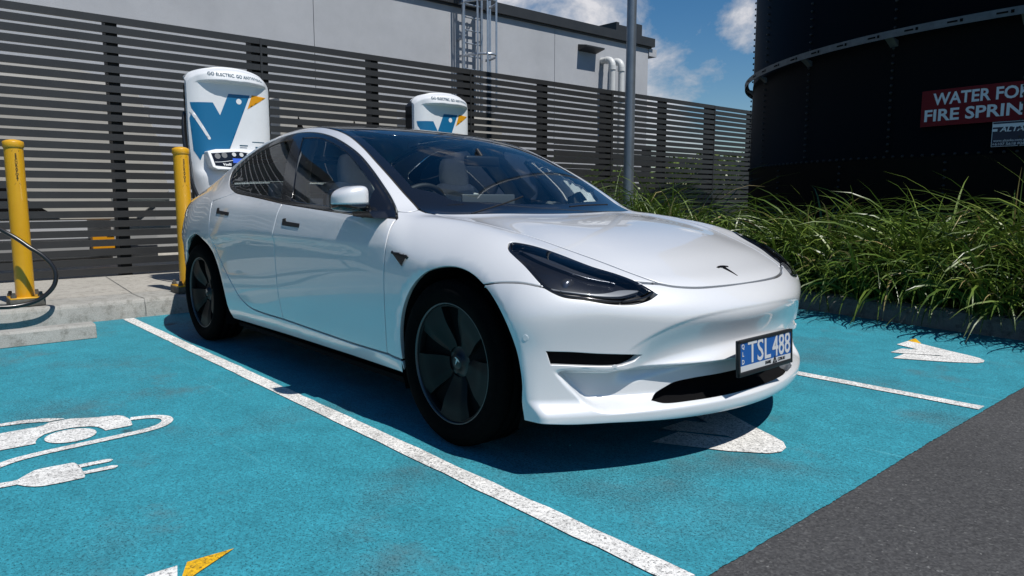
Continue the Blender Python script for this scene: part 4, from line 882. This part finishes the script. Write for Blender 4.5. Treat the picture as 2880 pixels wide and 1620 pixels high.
b = MB(); b.box((-.9, 9.0, 5.27), (-.12, 9.12, 5.56)); b.box((-1.5, 9.12, 5.27), (-.12, 10.0, 5.50)); b.box((-.20, 9.75, 5.27), (-.08, 10.05, 5.62)); b.build('parapet_frame', M['trim'], bd)
b = MB(); b.box((-.5, 10.262, 4.80), (.02, 10.60, 5.0)); b.build('rain_head', M['wall'], bd)
b = MB(); b.prism([(0, -.13), (.30, -.055), (.30, -.02), (.02, .03), (0, .03)], lambda u, v, d: (u, d, v), 7.38, 8.07); g = b.build('wall_light', M['trim'], bd); g.location = (0, 0, 4.70)
for y0, dz in ((8.30, 0), (8.66, .0)):
    b = MB(); r = .085; z = 4.42 + dz
    b.tube([(-.02, y0, z), (.20, y0, z)], r, 20); b.tube([(.20 + .17 * math.sin(a), y0 + .0, z - .17 + .17 * math.cos(a)) for a in np.linspace(0, math.pi / 2, 8)], r + .004, 20); b.tube([(.37, y0, z - .17), (.37, y0, .05)], r - .006, 20)
    b.tube([(.37, y0, z - .16), (.37, y0, z - .27)], r + .012, 20); b.tube([(.37, y0, z - .98), (.37, y0, z - 1.06)], r + .012, 20); b.tube([(.17, y0, z), (.20, y0, z)], r + .012, 20); b.build('vent_pipe', M['pvc'], bd)
    b = MB(); b.tube([(0, y0 - .16, 3.58), (.37, y0 - .09, 3.58), (.37, y0 + .09, 3.58)], .012, 8); b.build('pipe_bracket', M['galv'], bd)
ld = thing('caged_ladder', 'galvanised caged ladder fixed to the grey wall', 'ladder', (BX, 7.77, .155))
b = MB()
for y in (-.255, .255): b.box((.19, y - .03, .2), (.23, y + .03, 6.6))
b.build('stile', M['galv'], ld)
for k in range(22):
    b = MB(); z = .35 + .276 * k; b.tube([(.21, -.24, z), (.21, .24, z)], .017, 8); b.build('rung', M['galv'], ld)
def hoopy(a): return (.21 + .72 * math.sin(a), -.36 * math.cos(a) * 1.05)
angs = np.linspace(0, math.pi, 25)
for z in (2.75, 3.9, 5.02, 6.1):
    b = MB(); vs = []; fs = []
    for a in angs:
        x, y = hoopy(a)
        for dz in (-.028, .028): vs.append((x, y, z + dz))
    b.add(vs, [(2 * i, 2 * i + 2, 2 * i + 3, 2 * i + 1) for i in range(24)], 0, True); o = b.build('hoop', M['galv'], ld); s = o.modifiers.new('thick', 'SOLIDIFY'); s.thickness = .006
for a in (.25, .8, 1.25, 1.9, 2.35, 2.9):
    x, y = hoopy(a); b = MB(); q = np.array([math.cos(a), math.sin(a) * .5]); q = q / np.linalg.norm(q) * .025
    b.box((x - .004, y - .025, 2.72), (x + .004, y + .025, 6.3)); b.build('cage_bar', M['galv'], ld)
b = MB()
for z in (.9, 2.6, 4.3):
    for y in (-.255, .255): b.box((0, y - .02, z - .02), (.19, y + .02, z + .02))
b.build('wall_bracket', M['galv'], ld)
b = MB(); b.box((.185, -.235, 2.0), (.195, .235, 4.25)) if False else b.box((.02, -.10, 1.0), (.024, .10, 1.3)); b.build('warning_plate', M['galv'], ld)
# ------------------------------------------------------------------ plant behind the fence
M['beige'] = varied('beige_casing', (.44, .43, .40), (.40, .39, .36), 3, .55)
M['casing'] = varied('grey_casing', (.30, .305, .31), (.26, .265, .27), 3, .55)
M['pipe_lag'] = varied('silver_lagging', (.55, .60, .58), (.62, .66, .64), 8, .35, metal=.3)
t = thing('cooling_unit', 'big beige cooling unit with sloping sides behind the left end of the fence', 'cooling unit', (-8.6, -1.2, .157), 0, 'cooling plant behind the slat fence')
b = MB(); b.prism([(-1.55, 1.05), (-1.35, 2.18), (1.30, 2.18), (1.52, 1.6), (1.62, .9), (1.2, .55), (-1.55, .55)], lambda u, v, d: (d, u, v), -.75, .65); b.build('casing', M['beige'], t, bevel=.02)
b = MB(); b.prism([(1.18 * math.cos(a), 2.18 + .26 * math.sin(a)) for a in np.linspace(0, math.pi, 24)], lambda u, v, d: (d, u, v), -.75, .45); b.build('fan_cowl', M['beige'], t)
b = MB(); b.prism([(-1.5, .95), (-1.2, 2.05), (-.55, 1.2), (.1, .75), (.35, .58), (-1.5, .58)], lambda u, v, d: (d, u, v), .652, .66); b.build('coil', M['black_dull'], t)
b = MB(); b.box((-.6, 1.05, 0), (.6, 1.45, 2.0)); b.build('pipe_duct', M['casing'], t, bevel=.01)
b = MB(); b.box((-.7, -1.5, 0), (.64, -1.3, .6)); b.box((-.7, .9, 0), (.64, 1.1, .6)); b.box((-.7, -1.5, .16), (.64, 1.2, .26)); b.build('stand', M['casing'], t)
b = MB(); b.box((.66, .66, .20), (.78, .90, .42)); b.build('isolator_box', M['orange'], t)
def cabinet(x, y, w, h, label):
    t = thing('cooling_unit', label, 'cooling unit', (x, y, .157), 0, 'cooling plant behind the slat fence')
    b = MB(); b.prism([(-w / 2, .25), (-w / 2, h), (w / 2, h), (w / 2, .25)], lambda u, v, d: (d, u, v), -.5, .4); b.build('casing', M['beige'], t, bevel=.02)
    b = MB(); b.prism([(w * .46 * math.cos(a), h + .14 * math.sin(a)) for a in np.linspace(0, math.pi, 20)], lambda u, v, d: (d, u, v), -.5, .3); b.build('fan_cowl', M['beige'], t)
    b = MB(); b.prism([(-w * .44, .4), (-w * .36, h - .25), (-w * .02, .4)], lambda u, v, d: (d, u, v), .402, .41); b.prism([(w * .02, .4), (w * .1, h - .25), (w * .44, .4)], lambda u, v, d: (d, u, v), .402, .41); b.build('coil', M['black_dull'], t)
    b = MB(); b.box((-.5, -w / 2 + .05, 0), (.4, -w / 2 + .2, .25)); b.box((-.5, w / 2 - .2, 0), (.4, w / 2 - .05, .25)); b.build('stand', M['casing'], t)
cabinet(-8.4, 3.0, 2.0, 2.28, 'beige cooling unit behind the fence just right of the tall charger')
cabinet(-8.4, 5.4, 1.7, 2.22, 'beige cooling unit behind the fence above the second charger')
b = MB()
for z, r, y1 in ((.98, .06, 2.0), (.62, .035, 2.0)): b.tube([(-7.6, .55, z), (-7.6, 1.4, z), (-7.6, y1, z)], r, 14); b.tube([(-7.6, .3, z), (-7.6, -.35, z)], r * .8, 14)
for y in (.9, 1.7): b.box((-7.62, y - .02, .157), (-7.58, y + .02, .95))
tag(b.build('lagged_pipes', M['pipe_lag']), 'silver lagged pipes on low stands behind the fence', 'pipes')
b = MB(); b.box((-10.2, .2, .157), (-9.4, 2.3, 1.0)); tag(b.build('plant_box', M['casing'], bevel=.02), 'low grey plant box against the wall behind the fence', 'plant box')
# ------------------------------------------------------------------ lamp post
M['pole'] = varied('galvanised_pole', (.17, .20, .235), (.22, .25, .29), 5, .42, metal=.6)
lp = thing('lamp_post', 'tall grey steel pole rising from the planter beside the fence', 'lamp post', (-3.83, 4.82, .11))
b = MB(); b.lathe([(.068, 0), (.066, 1.2), (.060, 3.2), (.052, 6.2), (.045, 8.4)], 28); b.build('shaft', M['pole'], lp)
b = MB(); b.box((-.16, -.16, 0), (.16, .16, .03)); b.build('base_plate', M['pole'], lp)
b = MB(); b.tube([(0, 0, 8.3), (0, -.2, 8.42), (0, -.7, 8.45)], .035, 12); b.rbox((-.13, -1.3, 8.40), (.13, -.65, 8.50), .03); b.build('lamp_head', M['pole'], lp)
# ------------------------------------------------------------------ tank
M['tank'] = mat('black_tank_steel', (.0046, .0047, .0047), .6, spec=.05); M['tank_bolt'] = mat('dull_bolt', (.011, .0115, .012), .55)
M['band'] = varied('weathered_zinc_ring', (.09, .105, .115), (.14, .16, .17), 9, .5, metal=.5)
M['sign_red'] = mat('red_sign', (.14, .004, .008), .5, spec=.2); M['sign_white'] = mat('sign_white', (.62, .66, .69), .5); M['sign_navy'] = mat('sign_navy', (.006, .008, .03), .4)
TC, TR = (.359, 9.61), 4.568
tk = thing('water_tank', 'huge round black bolted steel water tank with a zinc ring', 'tank', (*TC, .11))
def pol(a, r, z): return (r * math.cos(R_(a)), r * math.sin(R_(a)), z)
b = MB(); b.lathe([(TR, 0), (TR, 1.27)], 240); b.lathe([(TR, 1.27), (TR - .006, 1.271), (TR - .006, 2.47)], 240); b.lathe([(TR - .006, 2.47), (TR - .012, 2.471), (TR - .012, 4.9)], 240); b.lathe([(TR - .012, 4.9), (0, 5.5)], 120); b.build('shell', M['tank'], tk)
lower = [-134.1 + 14.72 * k for k in range(-3, 8)]; upper = [-141.4 + 14.72 * k for k in range(-3, 8)]
def stud_mesh(b, a, r, z):
    o = Vector(pol(a, r, z)); n = Vector((math.cos(R_(a)), math.sin(R_(a)), 0)); s = Vector((-n.y, n.x, 0)); k = 6; v = []
    for rr, h in ((.016, 0), (.015, .010), (.009, .020)):
        v += [o + n * h + s * rr * math.cos(6.2832 * i / k) + Vector((0, 0, rr * math.sin(6.2832 * i / k))) for i in range(k)]
    f = [(i, (i + 1) % k, k + (i + 1) % k, k + i) for i in range(k)] + [(k + i, k + (i + 1) % k, 2 * k + (i + 1) % k, 2 * k + i) for i in range(k)] + [tuple(range(2 * k, 3 * k))]
    b.add(v, f, 0, True)
pts = [(a + 14.8, TR, z) for a in lower for z in np.arange(1.34, 2.45, .072)] + [(a + 7.4, TR, z) for a in lower for z in np.arange(.2, 1.25, .072)] + [(a + 7.3, TR - .01, z) for a in upper for z in np.arange(2.55, 4.8, .085)] + [(a, TR, 1.285) for a in np.arange(-180, -20, 1.25)]
eye = np.array([2.27, -2.56, .99]); key = lambda q: np.linalg.norm(np.array(pol(*q)) + [TC[0], TC[1], .11] - eye) + (9 if (q[0] > -80 or q[2] > 3.4 or q[2] < 1.0) else 0)
pts.sort(key=key)
for q in pts[:100]: b = MB(); stud_mesh(b, *q); b.build('bolt', M['tank_bolt'], tk)
b = MB()
for q in pts[100:]: stud_mesh(b, *q)
tag(b.build('bolts', M['tank_bolt'], tk), kind='stuff')
b = MB(); RB_ = TR + .105; vs = []; fs = []; aa = np.arange(-200, -9, 1.)
for a in aa: vs += [pol(a, RB_, 2.435), pol(a, RB_ + .004, 2.505), pol(a, RB_ - .05, 2.507), pol(a, RB_ - .05, 2.50), pol(a, RB_ - .004, 2.498), pol(a, RB_ - .004, 2.435)]
for i in range(len(aa) - 1):
    for j in range(6): fs.append((6 * i + j, 6 * i + 6 + j, 6 * i + 6 + (j + 1) % 6, 6 * i + (j + 1) % 6))
b.add(vs, fs, 0, False); bd_ = b.build('stiffening_ring', M['band'], tk)
for a in np.arange(-146, -60, 4.9):
    for nm, da, w, h in (('ring_slot', 0, .045, .008), ('ring_bolt', .95, .013, .014)):
        b = MB(); b.add([pol(a + da + math.degrees(s * w / RB_), RB_ + .006, 2.47 + q) for s, q in ((-1, -h), (1, -h), (1, h), (-1, h))], [(0, 1, 2, 3)]); b.build(nm, M['black_dull'], bd_)
for a in [x + 14.8 for x in lower] + [x + 7.3 for x in upper]:
    b = MB(); b.add([pol(a - .5, TR - .01, 2.42), pol(a + .5, TR - .01, 2.42), pol(a + .5, RB_ - .004, 2.45), pol(a - .5, RB_ - .004, 2.45), pol(a - .5, TR - .01, 2.36), pol(a + .5, TR - .01, 2.36)], [(0, 1, 2, 3), (4, 5, 2, 3), (0, 3, 4), (1, 2, 5)]); b.build('ring_bracket', M['band'], tk)
def signfn(a0, r): return lambda u, v, w: pol(a0 + math.degrees(u / r), r + .001 + max(w, 0) * .4, v)
def curved(b, a0, a1, z0, z1, r, n=16, mi=0):
    vs = []
    for i in range(n + 1):
        for z in (z0, z1): vs.append(pol(a0 + (a1 - a0) * i / n, r, z))
    b.add(vs, [(2 * i, 2 * i + 2, 2 * i + 3, 2 * i + 1) for i in range(n)], mi)
sg = thing('fire_sign', 'red sign with white lettering about fire sprinkler water on the tank', 'sign', (*TC, 0))
b = MB(); curved(b, -100.46, -83.0, 1.663, 1.998, TR + .012, 24); o = b.build('sign_board', M['sign_red'], sg); s = o.modifiers.new('thick', 'SOLIDIFY'); s.thickness = .004
b = MB(); k1 = fit('WATER FOR', .15, .80, bold=.0035); k2 = fit('FIRE SPRINKLERS', .15, 1.30, bold=.0035)
put_text(b, 'WATER FOR', .15, lambda u, v, w: signfn(-94.1, TR + .014)(u * k1, v + 1.905, w), bold=.0035); put_text(b, 'FIRE SPRINKLERS', .15, lambda u, v, w: signfn(-91.9, TR + .014)(u * k2, v + 1.757, w), bold=.0035); b.build('sign_lettering', M['sign_white'], sg)
s2 = thing('maker_sign', 'small dark tank maker sign with web address under the red sign', 'sign', (*TC, 0))
b = MB(); curved(b, -92.5, -86.0, 1.442, 1.66, TR + .016, 12); o = b.build('sign_board', M['sign_navy'], s2); s = o.modifiers.new('thick', 'SOLIDIFY'); s.thickness = .003
b = MB(); f_ = TR + .018; curved(b, -92.5, -86, 1.612, 1.64, f_, 12); curved(b, -92.5, -92.0, 1.575, 1.597, f_, 2)
for z in (1.443, 1.657): curved(b, -92.5, -86, z - .0015, z + .0015, f_, 8)
curved(b, -92.52, -92.47, 1.442, 1.66, f_, 1)
ka = fit('ALTANKS', .062, .33, bold=.0012, shear=.2); put_text(b, 'ALTANKS', .062, lambda u, v, w: signfn(-89.75, f_)(u * ka, v + 1.59, w), bold=.0012, shear=.2)
kb = fit('www.altanks.com.au', .03, .25); put_text(b, 'www.altanks.com.au', .03, lambda u, v, w: signfn(-90.75, f_)(u * kb, v + 1.493, w)); kc = fit('+6107 5618 8284', .03, .25); put_text(b, '+6107 5618 8284', .032, lambda u, v, w: signfn(-90.75, f_)(u * kc, v + 1.462, w)); b.build('sign_lettering', M['sign_white'], s2)
# ------------------------------------------------------------------ strappy grass
def grassmat():
    m = mat('strappy_leaf', (.06, .10, .02), .36, spec=.42); at = nd(m, 'ShaderNodeAttribute', attribute_name='tone'); r = ramp(m, [(0, (.026, .052, .007)), (.45, (.082, .138, .020)), (.8, (.165, .225, .038)), (.96, (.28, .25, .08)), (1, (.34, .27, .12))]); lk(m, at, 'Fac', r, 'Fac'); setc(m, (r, 0)); 
    nt = m.node_tree; tr = nd(m, 'ShaderNodeBsdfTranslucent'); nt.links.new(r.outputs[0], tr.inputs[0]); mx = nd(m, 'ShaderNodeMixShader'); mx.inputs[0].default_value = .14; o = nt.nodes['Material Output']; nt.links.new(bsdf(m).outputs[0], mx.inputs[1]); nt.links.new(tr.outputs[0], mx.inputs[2]); nt.links.new(mx.outputs[0], o.inputs[0]); return m
M['leaf'] = grassmat()
def kerb_y(x): return float(np.interp(x, [p[0] for p in pk], [p[1] for p in pk]))
def blades(clumps):
    vs = []; fs = []; tone = []; g = np.random.default_rng(3)
    for (cx, cy, R0, n, Lm) in clumps:
        for _ in range(n):
            a = g.uniform(0, 2 * math.pi); r = R0 * math.sqrt(g.uniform(0, 1)); p = np.array([cx + r * math.cos(a), cy + r * math.sin(a), .10])
            L_ = Lm * g.uniform(.70, 1.12); out = a + g.normal() * .7; lean = g.uniform(.10, .75) if g.uniform() < .8 else g.uniform(.6, 1.1)
            dx, dy = math.cos(out), math.sin(out); dx += .30; dy -= .15
            w = g.uniform(.0065, .0150); k = 8; droop = g.uniform(1.5, 3.0) * (1 - .35 * (g.uniform() < .25)); th = lean; q = p.copy(); b0 = len(vs); tn_ = float(np.clip(g.beta(2, 2.6), 0, 1)); tn_ = 1. if g.uniform() < .03 else tn_ * .93
            side = np.array([-dy, dx, 0]); side /= np.linalg.norm(side) + 1e-9; tw = g.normal() * .5
            for i in range(k + 1):
                s = i / k; ww = w * (1 - s**2.6) * (.75 + .5 * s * (1 - s) * 2) + .0004; sd = side * math.cos(tw * s * 2) + np.array([0, 0, 1]) * math.sin(tw * s * 2)
                vs += [q - sd * ww, q + sd * ww]; tone += [tn_, tn_]; h = np.array([dx, dy, 0]); h /= np.linalg.norm(h) + 1e-9
                q = q + (h * math.sin(th) + np.array([0, 0, 1]) * math.cos(th)) * L_ / k; th = min(th + droop / k * (.4 + 1.2 * s), 2.75)
                if q[2] < .02: q[2] = .02
            for i in range(k): fs.append((b0 + 2 * i, b0 + 2 * i + 1, b0 + 2 * i + 3, b0 + 2 * i + 2))
    return vs, fs, tone
cl = []; g = np.random.default_rng(11)
for x in np.arange(-1.55, 4.4, .30):
    for row, (dy, n, L_) in enumerate(((.26, 115, .88), (.62, 115, 1.15), (1.04, 110, 1.36))):
        cl.append((x + g.normal() * .06 + .1 * row, kerb_y(x) + dy + g.normal() * .06, .15, int(n * g.uniform(.75, 1.2)), L_ * g.uniform(.9, 1.1)))
for x in np.arange(-5.6, -2.5, .34):
    for row, (dy, n, L_) in enumerate(((.28, 130, 1.42), (.72, 120, 1.58))): cl.append((x + g.normal() * .06, kerb_y(x) + dy + g.normal() * .06, .15, int(n * g.uniform(.7, 1.1)), L_ * g.uniform(.85, 1.08)))
for x in np.arange(-2.4, -1.5, .3): cl.append((x, kerb_y(x) + .33, .15, 80, .98)); cl.append((x, kerb_y(x) + .85, .15, 80, 1.15))
vs, fs, tone = blades(cl); me = bpy.data.meshes.new('strappy_grass'); me.from_pydata([tuple(map(float, v)) for v in vs], [], fs); me.materials.append(M['leaf'])
at = me.attributes.new('tone', 'FLOAT', 'POINT'); at.data.foreach_set('value', tone); me.polygons.foreach_set('use_smooth', [True] * len(fs)); me.update()
tag(link('strappy_grass', me), 'mass of arching green strappy grass spilling over the planter kerb', 'grass', kind='stuff')
def shrub(x, y, h, r, n, label, seed):
    t = thing('shrub', label, 'shrub', (x, y, .157), 0, 'shrubs behind the slat fence'); g = np.random.default_rng(seed); vs = []; fs = []; tone = []
    for _ in range(n):
        d = g.normal(size=3); d /= np.linalg.norm(d); q = d * np.array([r, r, h * .48]) * g.uniform(.5, 1.05) + [0, 0, h * .52]; a = g.normal(size=3); a /= np.linalg.norm(a); c = np.cross(a, g.normal(size=3)); c /= np.linalg.norm(c); s = g.uniform(.05, .11); b0 = len(vs)
        vs += [q - a * s, q + c * s * .4, q + a * s, q - c * s * .4]; fs.append((b0, b0 + 1, b0 + 2, b0 + 3)); tone += [float(g.beta(2, 3))] * 4
    me = bpy.data.meshes.new('foliage'); me.from_pydata([tuple(map(float, v)) for v in vs], [], fs); me.materials.append(M['leaf']); at = me.attributes.new('tone', 'FLOAT', 'POINT'); at.data.foreach_set('value', tone); link('foliage', me, t)
    b = MB(); b.tube([(0, 0, 0), (.03, .02, h * .3), (0, .05, h * .7)], [.03, .025, .01], 8); b.build('stem', M['soil'], t)
for i_, (x, y, h) in enumerate(((-7.7, 12.6, 1.9), (-7.9, 14.4, 2.1), (-8.1, 16.4, 2.2))): shrub(x, y, h, .95, 1500, ('dark shrub behind the last slats before the tank', 'dark shrub hidden mostly behind the tank edge', 'dark shrub far back behind tank and fence')[i_], 20 + i_)
shrub(-7.6, 11.0, 1.7, .8, 1500, 'green shrub behind the fence close to the tank', 5); shrub(-8.0, 9.2, 1.5, .7, 1200, 'green shrub behind the fence right of the lamp post', 6)

# row of trees added out of view, only to be reflected in the car
g = np.random.default_rng(9); vs = []; fs = []; tone = []
for k in range(26):
    cx, cy, hh = -26 + 3.1 * k + g.normal(), -24 + 4 * g.normal() - (6 if 8 < k < 14 else 0), g.uniform(3.2, 6.5)
    for _ in range(420):
        d = g.normal(size=3); d /= np.linalg.norm(d); q = d * np.array([2.0, 2.0, hh * .42]) * g.uniform(.5, 1.05) + [cx, cy, hh * .58]; a = g.normal(size=3); a /= np.linalg.norm(a); c = np.cross(a, g.normal(size=3)); c /= np.linalg.norm(c); s = g.uniform(.16, .34); b0 = len(vs)
        vs += [q - a * s, q + c * s * .5, q + a * s, q - c * s * .5]; fs.append((b0, b0 + 1, b0 + 2, b0 + 3)); tone += [float(g.beta(2, 3)) * .6] * 4
me = bpy.data.meshes.new('reflection_trees'); me.from_pydata([tuple(map(float, v)) for v in vs], [], fs); me.materials.append(M['leaf']); at = me.attributes.new('tone', 'FLOAT', 'POINT'); at.data.foreach_set('value', tone)
tag(link('reflection_trees', me), 'unseen row of trees added behind the camera for reflections in the car', 'trees', kind='stuff')
# ------------------------------------------------------------------ sky, sun, camera
SUN = Vector((.55, .065, .98)).normalized()
el = math.asin(SUN.z); rot = math.atan2(SUN.x, SUN.y)
w = bpy.data.worlds.new('World'); SC.world = w; w.use_nodes = True; nt = w.node_tree; nt.nodes.clear()
out = nt.nodes.new('ShaderNodeOutputWorld'); bg = nt.nodes.new('ShaderNodeBackground'); bg.inputs[1].default_value = .08
sk = nt.nodes.new('ShaderNodeTexSky'); sk.sky_type = 'NISHITA'; sk.sun_disc = False; sk.sun_elevation = el; sk.sun_rotation = rot; sk.air_density = 1.0; sk.dust_density = .1; sk.ozone_density = 3.0
hs = nt.nodes.new('ShaderNodeHueSaturation'); hs.inputs['Saturation'].default_value = 1.35; nt.links.new(sk.outputs[0], hs.inputs['Color'])
tc = nt.nodes.new('ShaderNodeTexCoord'); mp = nt.nodes.new('ShaderNodeMapping'); mp.inputs['Scale'].default_value = (1, 1, 1.5); mp.inputs['Location'].default_value = (0.0, 0.0, 0.0)
n1 = nt.nodes.new('ShaderNodeTexNoise'); n1.inputs['Scale'].default_value = 6.5; n1.inputs['Detail'].default_value = 10; n1.inputs['Roughness'].default_value = .62; n1.inputs['Distortion'].default_value = .2
nt.links.new(tc.outputs['Generated'], mp.inputs[0]); nt.links.new(mp.outputs[0], n1.inputs['Vector'])
acc = None                                                            # cumulus banks: where in the sky they hang, how wide, how strong
for d, wd, st in (((-.67, .70, .255), .16, .26), ((-.50, .84, .225), .06, .19), ((-.61, .785, .12), .17, .235), ((-.75, .62, .25), .1, .18), ((.7, -.5, .35), .7, .12)):
    dv = nt.nodes.new('ShaderNodeVectorMath'); dv.operation = 'DISTANCE'; nt.links.new(tc.outputs['Generated'], dv.inputs[0]); dv.inputs[1].default_value = Vector(d).normalized()
    mr_ = nt.nodes.new('ShaderNodeMapRange'); mr_.interpolation_type = 'SMOOTHSTEP'; mr_.inputs[1].default_value = wd; mr_.inputs[2].default_value = 0; mr_.inputs[3].default_value = 0; mr_.inputs[4].default_value = st; nt.links.new(dv.outputs['Value'], mr_.inputs[0])
    if acc is None: acc = mr_.outputs[0]
    else: ad = nt.nodes.new('ShaderNodeMath'); ad.operation = 'ADD'; nt.links.new(acc, ad.inputs[0]); nt.links.new(mr_.outputs[0], ad.inputs[1]); acc = ad.outputs[0]
ad = nt.nodes.new('ShaderNodeMath'); ad.operation = 'ADD'; nt.links.new(acc, ad.inputs[0]); nt.links.new(n1.outputs['Fac'], ad.inputs[1])
r1 = nt.nodes.new('ShaderNodeValToRGB'); r1.color_ramp.elements[0].position = .60; r1.color_ramp.elements[1].position = .80; nt.links.new(ad.outputs[0], r1.inputs[0])
r2_ = nt.nodes.new('ShaderNodeValToRGB'); r2_.color_ramp.elements[0].position = .62; r2_.color_ramp.elements[0].color = (.42, .42, .42 * 1.04, 1); r2_.color_ramp.elements[1].position = .95; r2_.color_ramp.elements[1].color = (.75, .75, .75 * 1.06, 1); nt.links.new(ad.outputs[0], r2_.inputs[0])
gn = nt.nodes.new('ShaderNodeVectorMath'); gn.operation = 'SCALE'; gn.inputs['Scale'].default_value = 15; nt.links.new(r2_.outputs[0], gn.inputs[0])
mx = nt.nodes.new('ShaderNodeMix'); mx.data_type = 'RGBA'; nt.links.new(r1.outputs[0], mx.inputs[0]); nt.links.new(hs.outputs[0], mx.inputs[6]); nt.links.new(gn.outputs[0], mx.inputs[7]); nt.links.new(mx.outputs[2], bg.inputs[0]); nt.links.new(bg.outputs[0], out.inputs[0])
L = bpy.data.lights.new('sun', 'SUN'); L.energy = 5.0; L.angle = R_(.5); L.color = (1, .965, .91); so = bpy.data.objects.new('sun', L); COL.objects.link(so); so.rotation_euler = SUN.to_track_quat('Z', 'Y').to_euler(); so.location = SUN * 30
cam = bpy.data.cameras.new('camera'); cam.sensor_width = 36; cam.lens = 36 * 2035.741 / 2880; cam.clip_start = .05; cam.clip_end = 500
co = bpy.data.objects.new('camera', cam); COL.objects.link(co); SC.camera = co
pit, rol, yaw = 0.124350, 0.000902, 2.419221
fw = Vector((math.cos(yaw) * math.cos(pit), math.sin(yaw) * math.cos(pit), -math.sin(pit))); rt = fw.cross(Vector((0, 0, 1))).normalized(); up = rt.cross(fw)
r2 = rt * math.cos(rol) + up * math.sin(rol); u2 = -rt * math.sin(rol) + up * math.cos(rol)
co.matrix_world = Matrix(((r2.x, u2.x, -fw.x, 2.271262), (r2.y, u2.y, -fw.y, -2.560308), (r2.z, u2.z, -fw.z, 0.987420), (0, 0, 0, 1)))
SC.view_settings.view_transform = 'Standard'; SC.view_settings.look = 'None'; SC.view_settings.exposure = -.05; SC.view_settings.gamma = 1
SC.render.resolution_x = 1024; SC.render.resolution_y = 576
SC.cycles.max_bounces = 8; SC.cycles.transparent_max_bounces = 16; SC.cycles.glossy_bounces = 5
